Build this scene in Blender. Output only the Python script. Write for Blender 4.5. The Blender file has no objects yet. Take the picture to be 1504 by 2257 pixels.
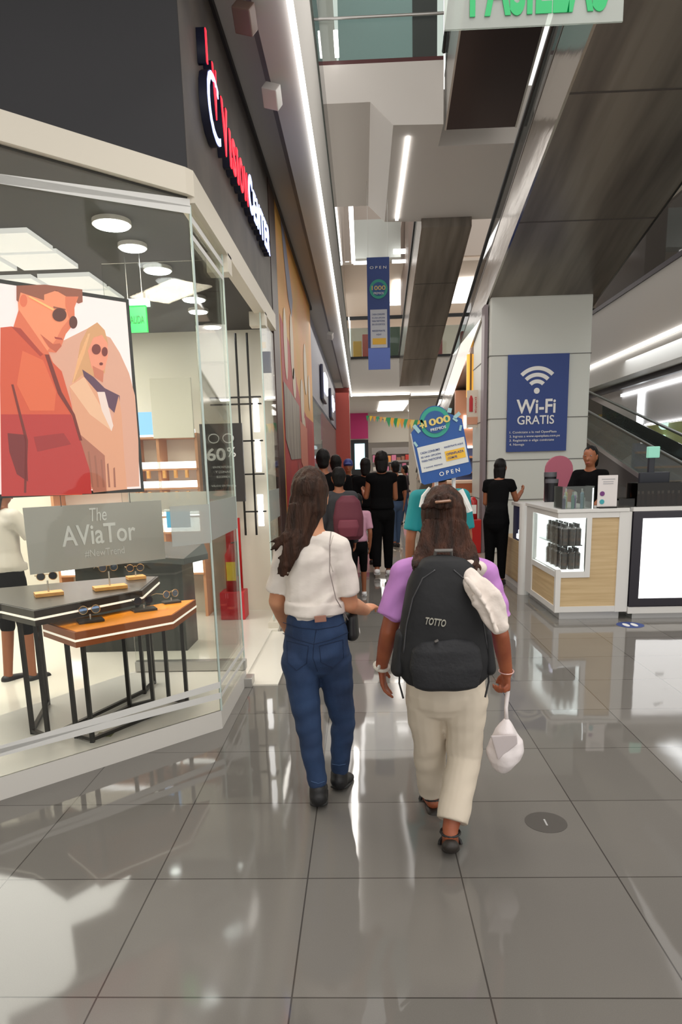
import bpy, bmesh, math, random
from mathutils import Vector as V, Matrix, noise
random.seed(7)
SC = bpy.context.scene; COL = SC.collection
# ---------------------------------------------------------------- camera
F = 1500.0; CX, CY = 752.0, 1330.0; HC = 1.6      # focal length in px, principal point in the 1504x2257 frame, lens height in m
def cray(x, y): return V(((x-CX)/F, (CY-y)/F, -1.0))
_vp = cray(800, 1030); _Y = _vp.normalized()
_Z = cray(1800, 1004).cross(_vp).normalized()
if _Z.y < 0: _Z = -_Z
_X = _Y.cross(_Z)
RW = Matrix((_X, _Y, _Z))                          # camera to world
def P(x, y, **k):
    """point of the place seen at x, y of the photograph on the plane X=, Y= or Z= (metres)"""
    d = RW @ cray(x, y); o = V((0, 0, HC)); (a, v), = k.items(); i = 'XYZ'.index(a)
    return o + d*((v-o[i])/d[i])
cam = bpy.data.cameras.new('camera'); co = bpy.data.objects.new('camera', cam); COL.objects.link(co)
cam.sensor_fit = 'VERTICAL'; cam.sensor_height = 24; cam.lens = 24*F/2257
cam.shift_y = (CY-1128.5)/2257; cam.clip_start = .05; cam.clip_end = 300
co.matrix_world = Matrix.Translation((0, 0, HC)) @ RW.to_4x4()
SC.camera = co
# ---------------------------------------------------------------- world, lamps, exposure
w = bpy.data.worlds.new('world'); SC.world = w; w.use_nodes = True
w.node_tree.nodes['Background'].inputs[0].default_value = (1, .965, .92, 1)
w.node_tree.nodes['Background'].inputs[1].default_value = 1.2
SC.view_settings.view_transform = 'Standard'; SC.view_settings.look = 'None'
SC.view_settings.gamma = 1; SC.view_settings.exposure = 0.18
try: SC.cycles.max_bounces = 8; SC.cycles.transparent_max_bounces = 16; SC.cycles.use_denoising = True; SC.cycles.sample_clamp_indirect = 4
except Exception: pass
def area(name, loc, sx, sy, power, col=(1, 1, 1), rot=(0, 0, 0)):
    l = bpy.data.lights.new(name, 'AREA'); l.shape = 'RECTANGLE'; l.size = sx; l.size_y = sy; l.energy = power; l.color = col
    o = bpy.data.objects.new(name, l); COL.objects.link(o); o.location = loc; o.rotation_euler = rot; return o
area('store_ceiling_light', (-4.0, 5.4, 3.0), 2.4, 3.8, 150, (1, .97, .9))
area('store_window_light', (-1.5, 4.15, 3.0), .35, .7, 34, (1, .88, .70), (0, 0, math.radians(-45)))
area('hall_fill', (.9, 5.0, 6.9), 2.0, 5.0, 150, (1, .95, .9))  # added fill above the frame, no fixture there; brightens the hall
area('hall_fill_near', (.6, 1.0, 4.8), 3.0, 4.0, 80, (1, .96, .92))  # added fill over the camera, stands for no fixture
area('mural_fill', (-.25, 10.8, 4.3), .12, 6.0, 45, (1, .95, .88), (0, math.radians(-38), 0))  # added fill without a fixture, lifts the dark mural wall
area('far_hall_light', (1.5, 20, 4.2), 5, 14, 260, (1, .95, .88))
area('right_hall_light', (6.3, 13, 3.9), 1.2, 8, 90, (.93, .98, 1))
# ---------------------------------------------------------------- materials
MT = {}
def mat(n, c, r=.5, m=0, e=None, es=1, bump=None, var=None, sp=.5, alpha=None, stretch=None):
    if n in MT: return MT[n]
    M = bpy.data.materials.new(n); M.use_nodes = True; nt = M.node_tree; B = nt.nodes['Principled BSDF']
    B.inputs['Base Color'].default_value = (*c, 1); B.inputs['Roughness'].default_value = r; B.inputs['Metallic'].default_value = m
    B.inputs['Specular IOR Level'].default_value = sp
    if e: B.inputs['Emission Color'].default_value = (*e, 1); B.inputs['Emission Strength'].default_value = es
    tc = nt.nodes.new('ShaderNodeTexCoord'); vec = tc.outputs['Object']
    if stretch:
        mp = nt.nodes.new('ShaderNodeMapping'); mp.inputs['Scale'].default_value = stretch; nt.links.new(vec, mp.inputs[0]); vec = mp.outputs[0]
    if bump:
        sc, st = bump; N = nt.nodes.new('ShaderNodeTexNoise'); N.inputs['Scale'].default_value = sc; N.inputs['Detail'].default_value = 3
        nt.links.new(vec, N.inputs['Vector']); b = nt.nodes.new('ShaderNodeBump'); b.inputs['Strength'].default_value = st; b.inputs['Distance'].default_value = .01
        nt.links.new(N.outputs[0], b.inputs['Height']); nt.links.new(b.outputs[0], B.inputs['Normal'])
    if var:
        sc, c2 = var; N = nt.nodes.new('ShaderNodeTexNoise'); N.inputs['Scale'].default_value = sc; N.inputs['Detail'].default_value = 4
        nt.links.new(vec, N.inputs['Vector']); R = nt.nodes.new('ShaderNodeValToRGB')
        R.color_ramp.elements[0].position = .35; R.color_ramp.elements[1].position = .68
        R.color_ramp.elements[0].color = (*c, 1); R.color_ramp.elements[1].color = (*c2, 1)
        nt.links.new(N.outputs[0], R.inputs[0]); nt.links.new(R.outputs[0], B.inputs['Base Color'])
    MT[n] = M; return M
def srgb(r, g, b): return tuple((v/255/12.92 if v <= 10 else ((v/255+.055)/1.055)**2.4) for v in (r, g, b))
def glass(n, tint, refl=.5, body=0.0):
    """thin pane: see-through with a Fresnel sheen, some frost"""
    if n in MT: return MT[n]
    M = bpy.data.materials.new(n); M.use_nodes = True; nt = M.node_tree; nt.nodes.clear()
    o = nt.nodes.new('ShaderNodeOutputMaterial'); T = nt.nodes.new('ShaderNodeBsdfTransparent'); T.inputs[0].default_value = (*tint, 1)
    G = nt.nodes.new('ShaderNodeBsdfGlossy'); G.inputs['Roughness'].default_value = .02
    fr = nt.nodes.new('ShaderNodeFresnel'); fr.inputs[0].default_value = 1.45
    mu = nt.nodes.new('ShaderNodeMath'); mu.operation = 'MULTIPLY'; mu.inputs[1].default_value = refl; nt.links.new(fr.outputs[0], mu.inputs[0])
    mx = nt.nodes.new('ShaderNodeMixShader'); nt.links.new(mu.outputs[0], mx.inputs[0])
    src = T.outputs[0]
    if body:
        D = nt.nodes.new('ShaderNodeBsdfDiffuse'); D.inputs[0].default_value = (.75, .78, .74, 1)
        m2 = nt.nodes.new('ShaderNodeMixShader'); m2.inputs[0].default_value = body; nt.links.new(T.outputs[0], m2.inputs[1]); nt.links.new(D.outputs[0], m2.inputs[2]); src = m2.outputs[0]
    nt.links.new(src, mx.inputs[1]); nt.links.new(G.outputs[0], mx.inputs[2]); nt.links.new(mx.outputs[0], o.inputs[0])
    MT[n] = M; return M
def floor_mat():
    M = bpy.data.materials.new('tile'); M.use_nodes = True; nt = M.node_tree; B = nt.nodes['Principled BSDF']; L = nt.links.new
    def mth(op, a, b=None):
        n = nt.nodes.new('ShaderNodeMath'); n.operation = op
        for i, v in enumerate((a, b)):
            if v is None: continue
            if isinstance(v, (int, float)): n.inputs[i].default_value = v
            else: L(v, n.inputs[i])
        return n.outputs[0]
    tc = nt.nodes.new('ShaderNodeTexCoord'); s = nt.nodes.new('ShaderNodeSeparateXYZ'); L(tc.outputs['Object'], s.inputs[0])
    u = mth('DIVIDE', mth('ADD', s.outputs[0], .25+6.1), .61); v = mth('DIVIDE', mth('ADD', s.outputs[1], -.572+6.22), .622)
    def line(t, wd):
        f = mth('FRACT', t); a = mth('LESS_THAN', f, wd); b = mth('GREATER_THAN', f, 1-wd); return mth('MAXIMUM', a, b)
    ln = mth('MAXIMUM', line(u, .0045), line(v, .0045))
    cb = nt.nodes.new('ShaderNodeCombineXYZ'); L(mth('FLOOR', u), cb.inputs[0]); L(mth('FLOOR', v), cb.inputs[1])
    wn = nt.nodes.new('ShaderNodeTexWhiteNoise'); L(cb.outputs[0], wn.inputs['Vector'])
    fine = nt.nodes.new('ShaderNodeTexNoise'); fine.inputs['Scale'].default_value = 300; L(tc.outputs['Object'], fine.inputs['Vector'])
    big = nt.nodes.new('ShaderNodeTexNoise'); big.inputs['Scale'].default_value = 1.3; L(tc.outputs['Object'], big.inputs['Vector'])
    val = mth('ADD', mth('MULTIPLY', wn.outputs[0], .25), mth('ADD', mth('MULTIPLY', fine.outputs[0], .35), mth('MULTIPLY', big.outputs[0], .3)))
    R = nt.nodes.new('ShaderNodeValToRGB'); R.color_ramp.elements[0].color = (.125, .118, .108, 1); R.color_ramp.elements[1].color = (.225, .212, .195, 1); L(val, R.inputs[0])
    mx = nt.nodes.new('ShaderNodeMix'); mx.data_type = 'RGBA'; L(ln, mx.inputs['Factor']); L(R.outputs[0], mx.inputs['A']); mx.inputs['B'].default_value = (.06, .055, .05, 1)
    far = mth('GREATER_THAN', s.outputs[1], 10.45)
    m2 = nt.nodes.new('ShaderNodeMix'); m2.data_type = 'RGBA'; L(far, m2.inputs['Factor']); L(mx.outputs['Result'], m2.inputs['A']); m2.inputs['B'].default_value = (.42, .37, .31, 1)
    L(m2.outputs['Result'], B.inputs['Base Color'])
    rr = nt.nodes.new('ShaderNodeMapRange'); L(wn.outputs[0], rr.inputs[0]); rr.inputs[3].default_value = .03; rr.inputs[4].default_value = .085
    L(rr.outputs[0], B.inputs['Roughness']); B.inputs['Specular IOR Level'].default_value = .45
    nm = nt.nodes.new('ShaderNodeTexNoise'); nm.inputs['Scale'].default_value = 2.2; L(tc.outputs['Object'], nm.inputs['Vector'])
    b = nt.nodes.new('ShaderNodeBump'); b.inputs['Strength'].default_value = .06; b.inputs['Distance'].default_value = .02; L(nm.outputs[0], b.inputs['Height']); L(b.outputs[0], B.inputs['Normal'])
    return M
white = mat('white_paint', (.66, .63, .59), .6, bump=(40, .05)); wallcream = mat('cream_wall', (.72, .68, .58), .6, bump=(30, .04))
led = mat('led_white', (1, 1, 1), .5, e=(1, .98, .95), es=3.2); ledcool = mat('led_cool', (1, 1, 1), .5, e=(.93, .97, 1), es=3)
charcoal = mat('charcoal_panel', srgb(38, 38, 42), .7, bump=(60, .05)); black = mat('black_matt', (.012, .012, .013), .5); dgray = mat('dark_grey_panel', srgb(92, 86, 80), .55, var=(3, srgb(74, 69, 66)))
blkmetal = mat('black_metal', (.02, .018, .017), .35, .3); chrome = mat('chrome', (.7, .7, .7), .15, 1); alu = mat('aluminium', (.55, .54, .52), .35, .9)
steel = mat('polished_steel', (.42, .385, .35), .13, 1, bump=(2.2, .35), stretch=(1, .6, 2)); soffm = mat('brushed_bronze_sheen', (.30, .27, .235), .33, .7, bump=(3, .12), stretch=(3.2, .22, .6), var=(.9, (.13, .113, .10)))  # light and dark soffit streaks paint the metal's streaky sheen into its colour
beamw = mat('ivory_frame', (.70, .65, .55), .45); floorm = floor_mat(); darkceil = mat('dark_ceiling', srgb(70, 68, 66), .8)
g_clear = glass('clear_glass', (.975, .985, .965), .55); g_frost = glass('frosted_vinyl_glass', (.6, .62, .6), .4, .45); g_teal = glass('teal_glass', (.62, .78, .78), .8, .25); g_rail = glass('rail_glass', (.7, .76, .74), 1.0, .05)
skin1 = mat('skin_light', srgb(206, 148, 112), .5, var=(12, srgb(196, 132, 98))); skin2 = mat('skin_tan', srgb(158, 88, 56), .5, var=(14, srgb(140, 72, 46))); skin3 = mat('skin_brown', srgb(150, 92, 62), .5)
wood = mat('light_wood', srgb(205, 180, 138), .5, var=(3, srgb(188, 160, 118)), stretch=(.6, .6, 14)); brownwood = mat('red_brown_wood', srgb(94, 44, 30), .45, var=(4, srgb(66, 28, 22)), stretch=(10, 1, 1))
orange = mat('orange_board', srgb(232, 150, 60), .5); orangelt = mat('orange_block', srgb(238, 176, 100), .5, var=(30, srgb(228, 160, 86)))
# ---------------------------------------------------------------- helpers
def link(o, parent=None):
    COL.objects.link(o)
    if parent is not None: o.parent = parent; o.matrix_parent_inverse = parent.matrix_world.inverted()
    return o
def obj(name, bm, m, parent=None, smooth=False, mods=None):
    me = bpy.data.meshes.new(name); bmesh.ops.recalc_face_normals(bm, faces=bm.faces); bm.to_mesh(me); bm.free()
    if smooth:
        for p in me.polygons: p.use_smooth = True
    for mm in (m if isinstance(m, (list, tuple)) else [m]): me.materials.append(mm)
    return link(bpy.data.objects.new(name, me), parent)
def thing(name, label, cat, loc=(0, 0, 0), group=None):
    o = bpy.data.objects.new(name, None); o.empty_display_size = .1; o.location = loc; COL.objects.link(o)
    o.matrix_world = Matrix.Translation(loc); tag(o, label, cat, group); return o
def tag(o, label, cat, group=None):
    o['label'] = label; o['category'] = cat
    if group: o['group'] = group
    return o
def struct(name, bm, m, label=None, smooth=False):
    o = obj(name, bm, m, None, smooth); o['kind'] = 'structure'
    if label: o['label'] = label
    return o
def NB(): return bmesh.new()
def box(bm, a, b, bev=0):
    x0, y0, z0 = a; x1, y1, z1 = b
    t = bmesh.new(); bmesh.ops.create_cube(t, size=1, matrix=Matrix.Translation(((x0+x1)/2, (y0+y1)/2, (z0+z1)/2)) @ Matrix.Diagonal((abs(x1-x0), abs(y1-y0), abs(z1-z0), 1)))
    if bev: bmesh.ops.bevel(t, geom=t.edges[:], offset=bev, segments=2, affect='EDGES', profile=.6)
    me = bpy.data.meshes.new('t'); t.to_mesh(me); t.free(); bm.from_mesh(me); bpy.data.meshes.remove(me); return bm
def prism(bm, pts, d):
    """closed outline pts (3D) pushed along d"""
    d = V(d); a = [bm.verts.new(p) for p in pts]; b = [bm.verts.new(V(p)+d) for p in pts]; n = len(pts)
    bm.faces.new(a[::-1]); bm.faces.new(b)
    for i in range(n): bm.faces.new((a[i], a[(i+1) % n], b[(i+1) % n], b[i]))
    return bm
def frame(p0, p1):
    d = (p1-p0); d = d.normalized() if d.length > 1e-9 else V((0, 0, 1))
    s = d.cross(V((0, 0, 1)))
    s = V((1, 0, 0)) if s.length < .05 else s.normalized()
    return d, s, s.cross(d)
def tube(bm, pts, r, n=10, closed=False):
    pts = [V(p) for p in pts]; rs = r if isinstance(r, (list, tuple)) else [r]*len(pts); rings = []
    for i, p in enumerate(pts):
        a = pts[max(i-1, 0)]; b = pts[min(i+1, len(pts)-1)]; d, s, u = frame(a, b)
        rings.append([bm.verts.new(p+(s*math.cos(t)+u*math.sin(t))*rs[i]) for t in (2*math.pi*k/n for k in range(n))])
    for A, B_ in zip(rings, rings[1:]):
        for k in range(n): bm.faces.new((A[k], A[(k+1) % n], B_[(k+1) % n], B_[k]))
    bm.faces.new(rings[0][::-1]); bm.faces.new(rings[-1]); return bm
def ell(bm, p0, r0, p1=None, r1=None, side=None, n=16, m=5):
    """tapered capsule; radii may be (across, deep) pairs, 'side' is the across direction"""
    p0 = V(p0); p1 = V(p1) if p1 is not None else p0.copy(); r1 = r1 if r1 is not None else r0
    r0 = r0 if isinstance(r0, tuple) else (r0, r0); r1 = r1 if isinstance(r1, tuple) else (r1, r1)
    d, s, u = frame(p0, p1)
    if side is not None:
        s = V(side) - d*V(side).dot(d); s.normalize(); u = d.cross(s)
    rings = []
    def ring(c, a, b): rings.append([bm.verts.new(c+s*(a*math.cos(t))+u*(b*math.sin(t))) for t in (2*math.pi*k/n for k in range(n))])
    e0, e1 = min(r0), min(r1)
    for i in range(1, m+1): f = math.sin(i/m*math.pi/2); ring(p0-d*(e0*math.cos(i/m*math.pi/2)), r0[0]*f, r0[1]*f)
    L = (p1-p0).length
    if L > 1e-6:
        for i in range(1, 4): t = i/4; ring(p0.lerp(p1, t), r0[0]*(1-t)+r1[0]*t, r0[1]*(1-t)+r1[1]*t)
    for i in range(m, 0, -1):
        if L < 1e-6 and i == m: continue
        f = math.sin(i/m*math.pi/2); ring(p1+d*(e1*math.cos(i/m*math.pi/2)), r1[0]*f, r1[1]*f)
    for A, B_ in zip(rings, rings[1:]):
        for k in range(n): bm.faces.new((A[k], A[(k+1) % n], B_[(k+1) % n], B_[k]))
    bm.faces.new(rings[0][::-1]); bm.faces.new(rings[-1]); return bm
def loft(bm, rings, n=28, power=2.0, yaw=0, cap=True):
    R = []
    for (cx, cy, cz, rx, ry) in rings:
        vs = []
        for k in range(n):
            t = 2*math.pi*k/n; c, s = math.cos(t), math.sin(t)
            x = rx*math.copysign(abs(c)**(2/power), c); y = ry*math.copysign(abs(s)**(2/power), s)
            vs.append(bm.verts.new((cx+x*math.cos(yaw)-y*math.sin(yaw), cy+x*math.sin(yaw)+y*math.cos(yaw), cz)))
        R.append(vs)
    for A, B_ in zip(R, R[1:]):
        for k in range(n): bm.faces.new((A[k], A[(k+1) % n], B_[(k+1) % n], B_[k]))
    if cap: bm.faces.new(R[0][::-1]); bm.faces.new(R[-1])
    return bm
def cyl(bm, c, r, h, n=24, axis='z', r2=None):
    c = V(c); d = {'x': V((1, 0, 0)), 'y': V((0, 1, 0)), 'z': V((0, 0, 1))}[axis]
    return tube(bm, [c, c+d*h], [r, r if r2 is None else r2], n)
def fuse(name, bm, m, parent=None, vox=.01, it=4, disp=None):
    """join overlapping solids into one continuous skin"""
    o = obj(name, bm, m, None, True)
    md = o.modifiers.new('r', 'REMESH'); md.mode = 'VOXEL'; md.voxel_size = vox; md.use_smooth_shade = True
    if it: s = o.modifiers.new('s', 'SMOOTH'); s.factor = .5; s.iterations = it
    dg = bpy.context.evaluated_depsgraph_get(); dg.update(); me = bpy.data.meshes.new_from_object(o.evaluated_get(dg)); o.modifiers.clear()
    old = o.data; o.data = me; bpy.data.meshes.remove(old); me.name = name
    if disp:
        am, sc, k = disp[:3]; rot = Matrix.Rotation(disp[3] if len(disp) > 3 else 0, 3, 'Y')
        S_ = Matrix.Diagonal((sc*k[0], sc*k[1], sc*k[2])) @ rot; nz = noise.noise
        nr = [v.normal.copy() for v in me.vertices]
        for v, n_ in zip(me.vertices, nr): v.co = v.co + n_*(nz(S_ @ v.co)*am)
    for p in me.polygons: p.use_smooth = True
    if parent is not None: o.parent = parent; o.matrix_parent_inverse = parent.matrix_world.inverted()
    return o
def txt(s, c, right, up, h, m, name='lettering', parent=None, ext=.001, bold=0, width=None, shear=0, space=1.0):
    cu = bpy.data.curves.new(name, 'FONT'); cu.body = s; cu.size = 1; cu.align_x = 'CENTER'; cu.align_y = 'CENTER'; cu.extrude = .5; cu.offset = bold; cu.shear = shear; cu.space_character = space; cu.resolution_u = 4
    t = bpy.data.objects.new('t', cu); COL.objects.link(t); dg = bpy.context.evaluated_depsgraph_get(); dg.update()
    me = bpy.data.meshes.new_from_object(t.evaluated_get(dg)); bpy.data.objects.remove(t); me.name = name
    xs = [v.co.x for v in me.vertices]; ys = [v.co.y for v in me.vertices]
    x0, x1, y0, y1 = min(xs), max(xs), min(ys), max(ys); sy = h/(y1-y0); sx = sy if width is None else width/(x1-x0)
    r = V(right).normalized(); u = V(up); u = (u-r*u.dot(r)).normalized(); nn = r.cross(u); c = V(c)
    for v in me.vertices: v.co = c + r*((v.co.x-(x0+x1)/2)*sx) + u*((v.co.y-(y0+y1)/2)*sy) + nn*((v.co.z+.5)*ext)
    me.materials.append(m); o = bpy.data.objects.new(name, me); return link(o, parent)
def quad(bm, pts, d=(0, 0, 0)): return prism(bm, pts, d)
UP = V((0, 0, 1)); XR = V((1, 0, 0)); YR = V((0, 1, 0))

from mathutils.bvhtree import BVHTree
def skinof(o): return BVHTree.FromPolygons([v.co.copy() for v in o.data.vertices], [tuple(p.vertices) for p in o.data.polygons])
def onskin(tree, x, y, off=.001):
    d = (RW @ cray(x, y)).normalized(); h = tree.ray_cast(V((0, 0, HC)), d)
    return h[0]-d*off if h[0] is not None else P(x, y, Y=3)
def stitch(name, o, pts, m, r=.0016, n=6, closed=False):
    """thin sewn line following the surface of o through points given in photo pixels"""
    T = skinof(o); q = []
    for (a, b) in zip(pts, pts[1:]): q += [onskin(T, a[0]+(b[0]-a[0])*k/n, a[1]+(b[1]-a[1])*k/n) for k in range(n)]
    q.append(onskin(T, *pts[-1])); bm = NB(); tube(bm, q, r, 6); return obj(name, bm, m, o, True)
# ---------------------------------------------------------------- setting
FX = -.92                                        # shop-front line
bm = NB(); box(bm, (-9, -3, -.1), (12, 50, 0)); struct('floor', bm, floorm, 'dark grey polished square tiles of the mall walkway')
# shop interior
A0 = V((FX, 4.05, 0)); A1 = V((-4.6, .37, 0)); dg = (A1-A0).normalized(); nin = V((-dg.y*-1, dg.x*-1, 0))  # along the slanted window
nin = V((-.7071, .7071, 0))
bm = NB(); prism(bm, [(FX-.02, 4.07, 0), (-4.6, .4, 0), (-6.5, .4, 0), (-6.5, 7.6, 0), (FX+.04, 7.6, 0), (FX+.04, 6.6, 0), (FX-.02, 6.6, 0)], (0, 0, .03)); box(bm, (FX-.02, 4.9, 0), (FX+.25, 6.6, .012))
struct('trim_1', bm, mat('shop_tile', (.74, .71, .63), .12), 'cream glossy shop floor')
bm = NB(); prism(bm, [(FX, 4.05, 0), (-4.6, .37, 0), (-4.95, .75, 0), (-2.75, 3.3, 0), (-1.75, 4.97, 0), (FX, 4.97, 0)], (0, 0, .12)); struct('trim_2', bm, mat('plinth_white', (.66, .64, .60), .35), 'pale raised display plinth along the shop window')
bm = NB(); box(bm, (-6.5, 7.6, 0), (FX-.04, 7.75, 3.1)); box(bm, (-6.6, .2, 0), (-6.5, 7.75, 3.1)); struct('wall_back', bm, wallcream)
bm = NB(); prism(bm, [(FX-.01, 4.05, 3.06), (-4.6, .37, 3.06), (-6.5, .37, 3.06), (-6.5, 7.6, 3.06), (FX-.01, 7.6, 3.06)], (0, 0, .06)); struct('ceiling', bm, darkceil)
# fascia above the glass: slanted part and part along the walkway
bm = NB(); prism(bm, [(FX, 4.05, 3.2), (-4.6, .37, 3.2), (-4.75, .5, 3.2), (FX-.15, 4.2, 3.2)], (0, 0, 1.4)); struct('wall_left', bm, charcoal, 'near-black slanted fascia panel above the shop window')
bm = NB(); box(bm, (FX-.12, 4.06, 3.2), (FX, 7.6, 4.52)); struct('wall_left_2', bm, dgray, 'dark grey fascia carrying the lit shop sign')
bm = NB(); box(bm, (FX-.12, 4.06, 4.52), (FX+.02, 13.6, 4.57)); struct('trim_3', bm, black)
bm = NB(); prism(bm, [(FX+.03, 4.05, 3.07), (FX-.0, 4.0, 3.07), (-4.6, .32, 3.07), (-4.65, .45, 3.07), (FX-.08, 4.12, 3.07)], (0, 0, .13)); box(bm, (FX-.07, 4.05, 3.04), (FX+.03, 7.6, 3.2)); struct('trim_4', bm, beamw, 'ivory beam over the shop glass')
for i, y in enumerate((4.97, 6.75)):
    bm = NB(); box(bm, (FX-.12, y, 2.93), (FX+.03, y+.14, 3.06), .005); struct('trim_%d' % (5+i), bm, beamw)
# glass of the shop
bm = NB(); prism(bm, [A0+V((0, 0, .12)), A1+V((0, 0, .12)), A1+V((0, 0, 3.07)), A0+V((0, 0, 3.07))], nin*.012); struct('window_1', bm, g_clear, 'large slanted shop-window pane')
bm = NB(); box(bm, (FX-.012, 4.06, .12), (FX, 4.93, 3.05)); struct('window_2', bm, g_clear, 'narrow pane on the walkway side of the shop window')
bm = NB(); box(bm, (-1.75, 4.93, .12), (FX, 4.942, 3.0)); struct('window_3', bm, g_clear, 'return pane beside the shop entrance')
bm = NB(); box(bm, (FX-.012, 6.68, .09), (FX, 7.55, 3.0)); struct('window_4', bm, g_clear, 'pane beyond the shop entrance')
bm = NB(); box(bm, (FX-.06, 6.66, 0), (FX+.05, 7.58, .09)); struct('trim_7', bm, beamw)
bm = NB(); box(bm, (-1.75, 4.90, .125), (FX+.01, 4.97, .2), .004); box(bm, (FX-.05, 4.86, 0), (FX+.06, 4.99, .07), .004); struct('trim_8', bm, alu, 'metal shoe of the entrance pane')
bm = NB()
for p in ((FX, 4.052), (FX-.003, 4.93), (FX-.006, 6.68)): tube(bm, [(p[0], p[1], .12), (p[0], p[1], 3.03)], .007, 8)
struct('trim_9', bm, mat('glass_edge', (.55, .66, .62), .2), 'greenish polished glass edges')
# crossing white vinyl lines and frosted bands on the glass
def onw(s, z, off=-.004): q = A0.lerp(A1, s) - nin*(-off) if False else A0.lerp(A1, s)-nin*.004; return V((q.x, q.y, z))
bm = NB()
for z0, z1 in ((2.985, 2.80), (3.02, 2.76), (.27, .12+.02), (.20, .19)):
    a, b = onw(0, z0), onw(.42, z1 if z0 > 1 else z0-.04 if z0 > .25 else .25); prism(bm, [a, b, b+V((0, 0, .04)), a+V((0, 0, .04))], -nin*.001)
box(bm, (FX+.001, 4.06, 2.95), (FX+.002, 4.93, 2.985)); box(bm, (FX+.001, 4.06, 2.86), (FX+.002, 4.93, 2.89)); box(bm, (FX+.001, 4.06, .28), (FX+.002, 4.93, .31)); box(bm, (FX+.001, 4.06, .2), (FX+.002, 4.93, .225))
struct('trim_10', bm, mat('white_vinyl', (.72, .72, .70), .5), 'white vinyl lines crossing along the edges of the shop glass')
bm = NB(); a, b = onw(0, 1.18), onw(.05, 1.18); prism(bm, [a, b, b+V((0, 0, .23)), a+V((0, 0, .23))], -nin*.001); box(bm, (FX+.001, 4.06, 1.19), (FX+.002, 4.93, 1.42)); box(bm, (FX+.001, 6.7, 1.1), (FX+.002, 7.5, 1.4)); box(bm, (-1.7, 4.927, 1.32), (FX, 4.929, 1.46))
struct('trim_11', bm, g_frost, 'frosted vinyl band across the glass')
# brown panel, party wall, next shop fronts
bm = NB(); box(bm, (-1.1, 7.62, 0), (FX+.005, 8.14, 4.6)); struct('wall_left_3', bm, mat('dark_brown_panel', srgb(58, 32, 26), .4, var=(3, srgb(36, 20, 18)), stretch=(1, 1, .3)), 'dark brown pier between the shop and the mural')
bm = NB(); box(bm, (-1.3, 8.14, 0), (FX-.035, 13.3, 4.6)); struct('wall_left_4', bm, white)
bm = NB(); box(bm, (-1.3, 13.3, 2.95), (FX+.0, 25.5, 4.4)); struct('wall_left_5', bm, mat('blue_grey_fascia', srgb(104, 104, 116), .5), 'blue-grey fascia of the shops beyond the mural')
bm = NB(); box(bm, (-4.5, 13.3, 0), (-4.3, 26, 3)); box(bm, (-4.5, 25.5, 0), (-1, 25.7, 3)); box(bm, (-4.5, 13.3, 0), (-1.3, 13.4, 3)); struct('wall_left_6', bm, mat('beige_far', (.55, .49, .42), .6))
bm = NB(); box(bm, (FX-.03, 13.6, .1), (FX-.015, 25, 2.9)); struct('window_5', bm, glass('shop_glass_blue', (.7, .8, .84), .6, .2))
bm = NB(); box(bm, (-.98, 25.0, 0), (-.44, 25.8, 4.36)); struct('wall_left_7', bm, mat('red_column', srgb(150, 52, 40), .45), 'brick-red column at the end of the shop fronts')
# slab above the shop fronts with its light line
bm = NB(); box(bm, (-6, -3, 4.62), (-.42, 28, 4.8)); box(bm, (-.62, -3, 4.38), (-.40, 28, 5.75)); struct('ceiling_2', bm, mat('soffit_grey', (.50, .485, .46), .6, bump=(2, .05)), 'pale grey soffit over the shop fronts')
bm = NB(); box(bm, (-.70, -3, 4.57), (-.63, 28, 4.62)); struct('trim_12', bm, mat('gap_shade_paint', (.22, .21, .21), .6))  # dark strip, painting the shade of a gap along the soffit
bm = NB(); box(bm, (-.405, -2, 4.345), (-.368, 28, 4.382)); struct('trim_13', bm, led, 'long white light line under the slab edge')
bm = NB(); box(bm, (-.62, -3, 5.75), (-.38, 28, 5.82)); box(bm, (-.43, -3, 5.82), (-.415, 28, 6.7)); struct('trim_14', bm, g_rail)
# bridge across the void
bm = NB(); prism(bm, [(-.6, 12.8, 8.15), (-.6, 12.8, 7.58), (.24, 12.8, 7.58), (.62, 12.8, 7.22), (1.46, 12.8, 7.2), (1.46, 12.8, 8.15)], (0, 4.6, 0)); box(bm, (1.46, 13.6, 7.2), (4.6, 17.4, 8.1)); struct('ceiling_3', bm, mat('bridge_white', (.62, .58, .54), .6), 'white boxed bridge crossing the void')
bm = NB(); box(bm, (.86, 13.2, 7.17), (.93, 17.2, 7.2)); struct('trim_15', bm, led, 'light line under the bridge')
bm = NB(); box(bm, (-.6, 12.82, 8.15), (1.46, 12.9, 8.22)); struct('trim_16', bm, mat('dark_red_line', (.08, .02, .02), .5))
bm = NB(); box(bm, (-.6, 12.85, 8.22), (1.46, 12.87, 9.6)); struct('window_6', bm, g_rail)
bm = NB(); tube(bm, [(-.6, 12.8, 8.82), (1.46, 12.8, 8.82)], .022, 10); struct('trim_17', bm, alu, 'handrail of the bridge')
bm = NB(); box(bm, (-.3, 14.2, 8.15), (1.05, 14.3, 10.8)); struct('window_7', bm, mat('teal_panel_glow', srgb(170, 192, 192), .3, e=srgb(150, 176, 176), es=.3), 'pale teal glazed panel behind the bridge rail')  # weak emission brightens the panel, which is no lamp
bm = NB(); box(bm, (1.05, 14.2, 8.15), (1.5, 14.3, 10.8)); struct('wall_upper', bm, charcoal)
bm = NB(); box(bm, (-.33, 12.1, 8.2), (-.26, 12.7, 8.27)); struct('trim_18', bm, led, 'light line of the upper gallery')
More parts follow.
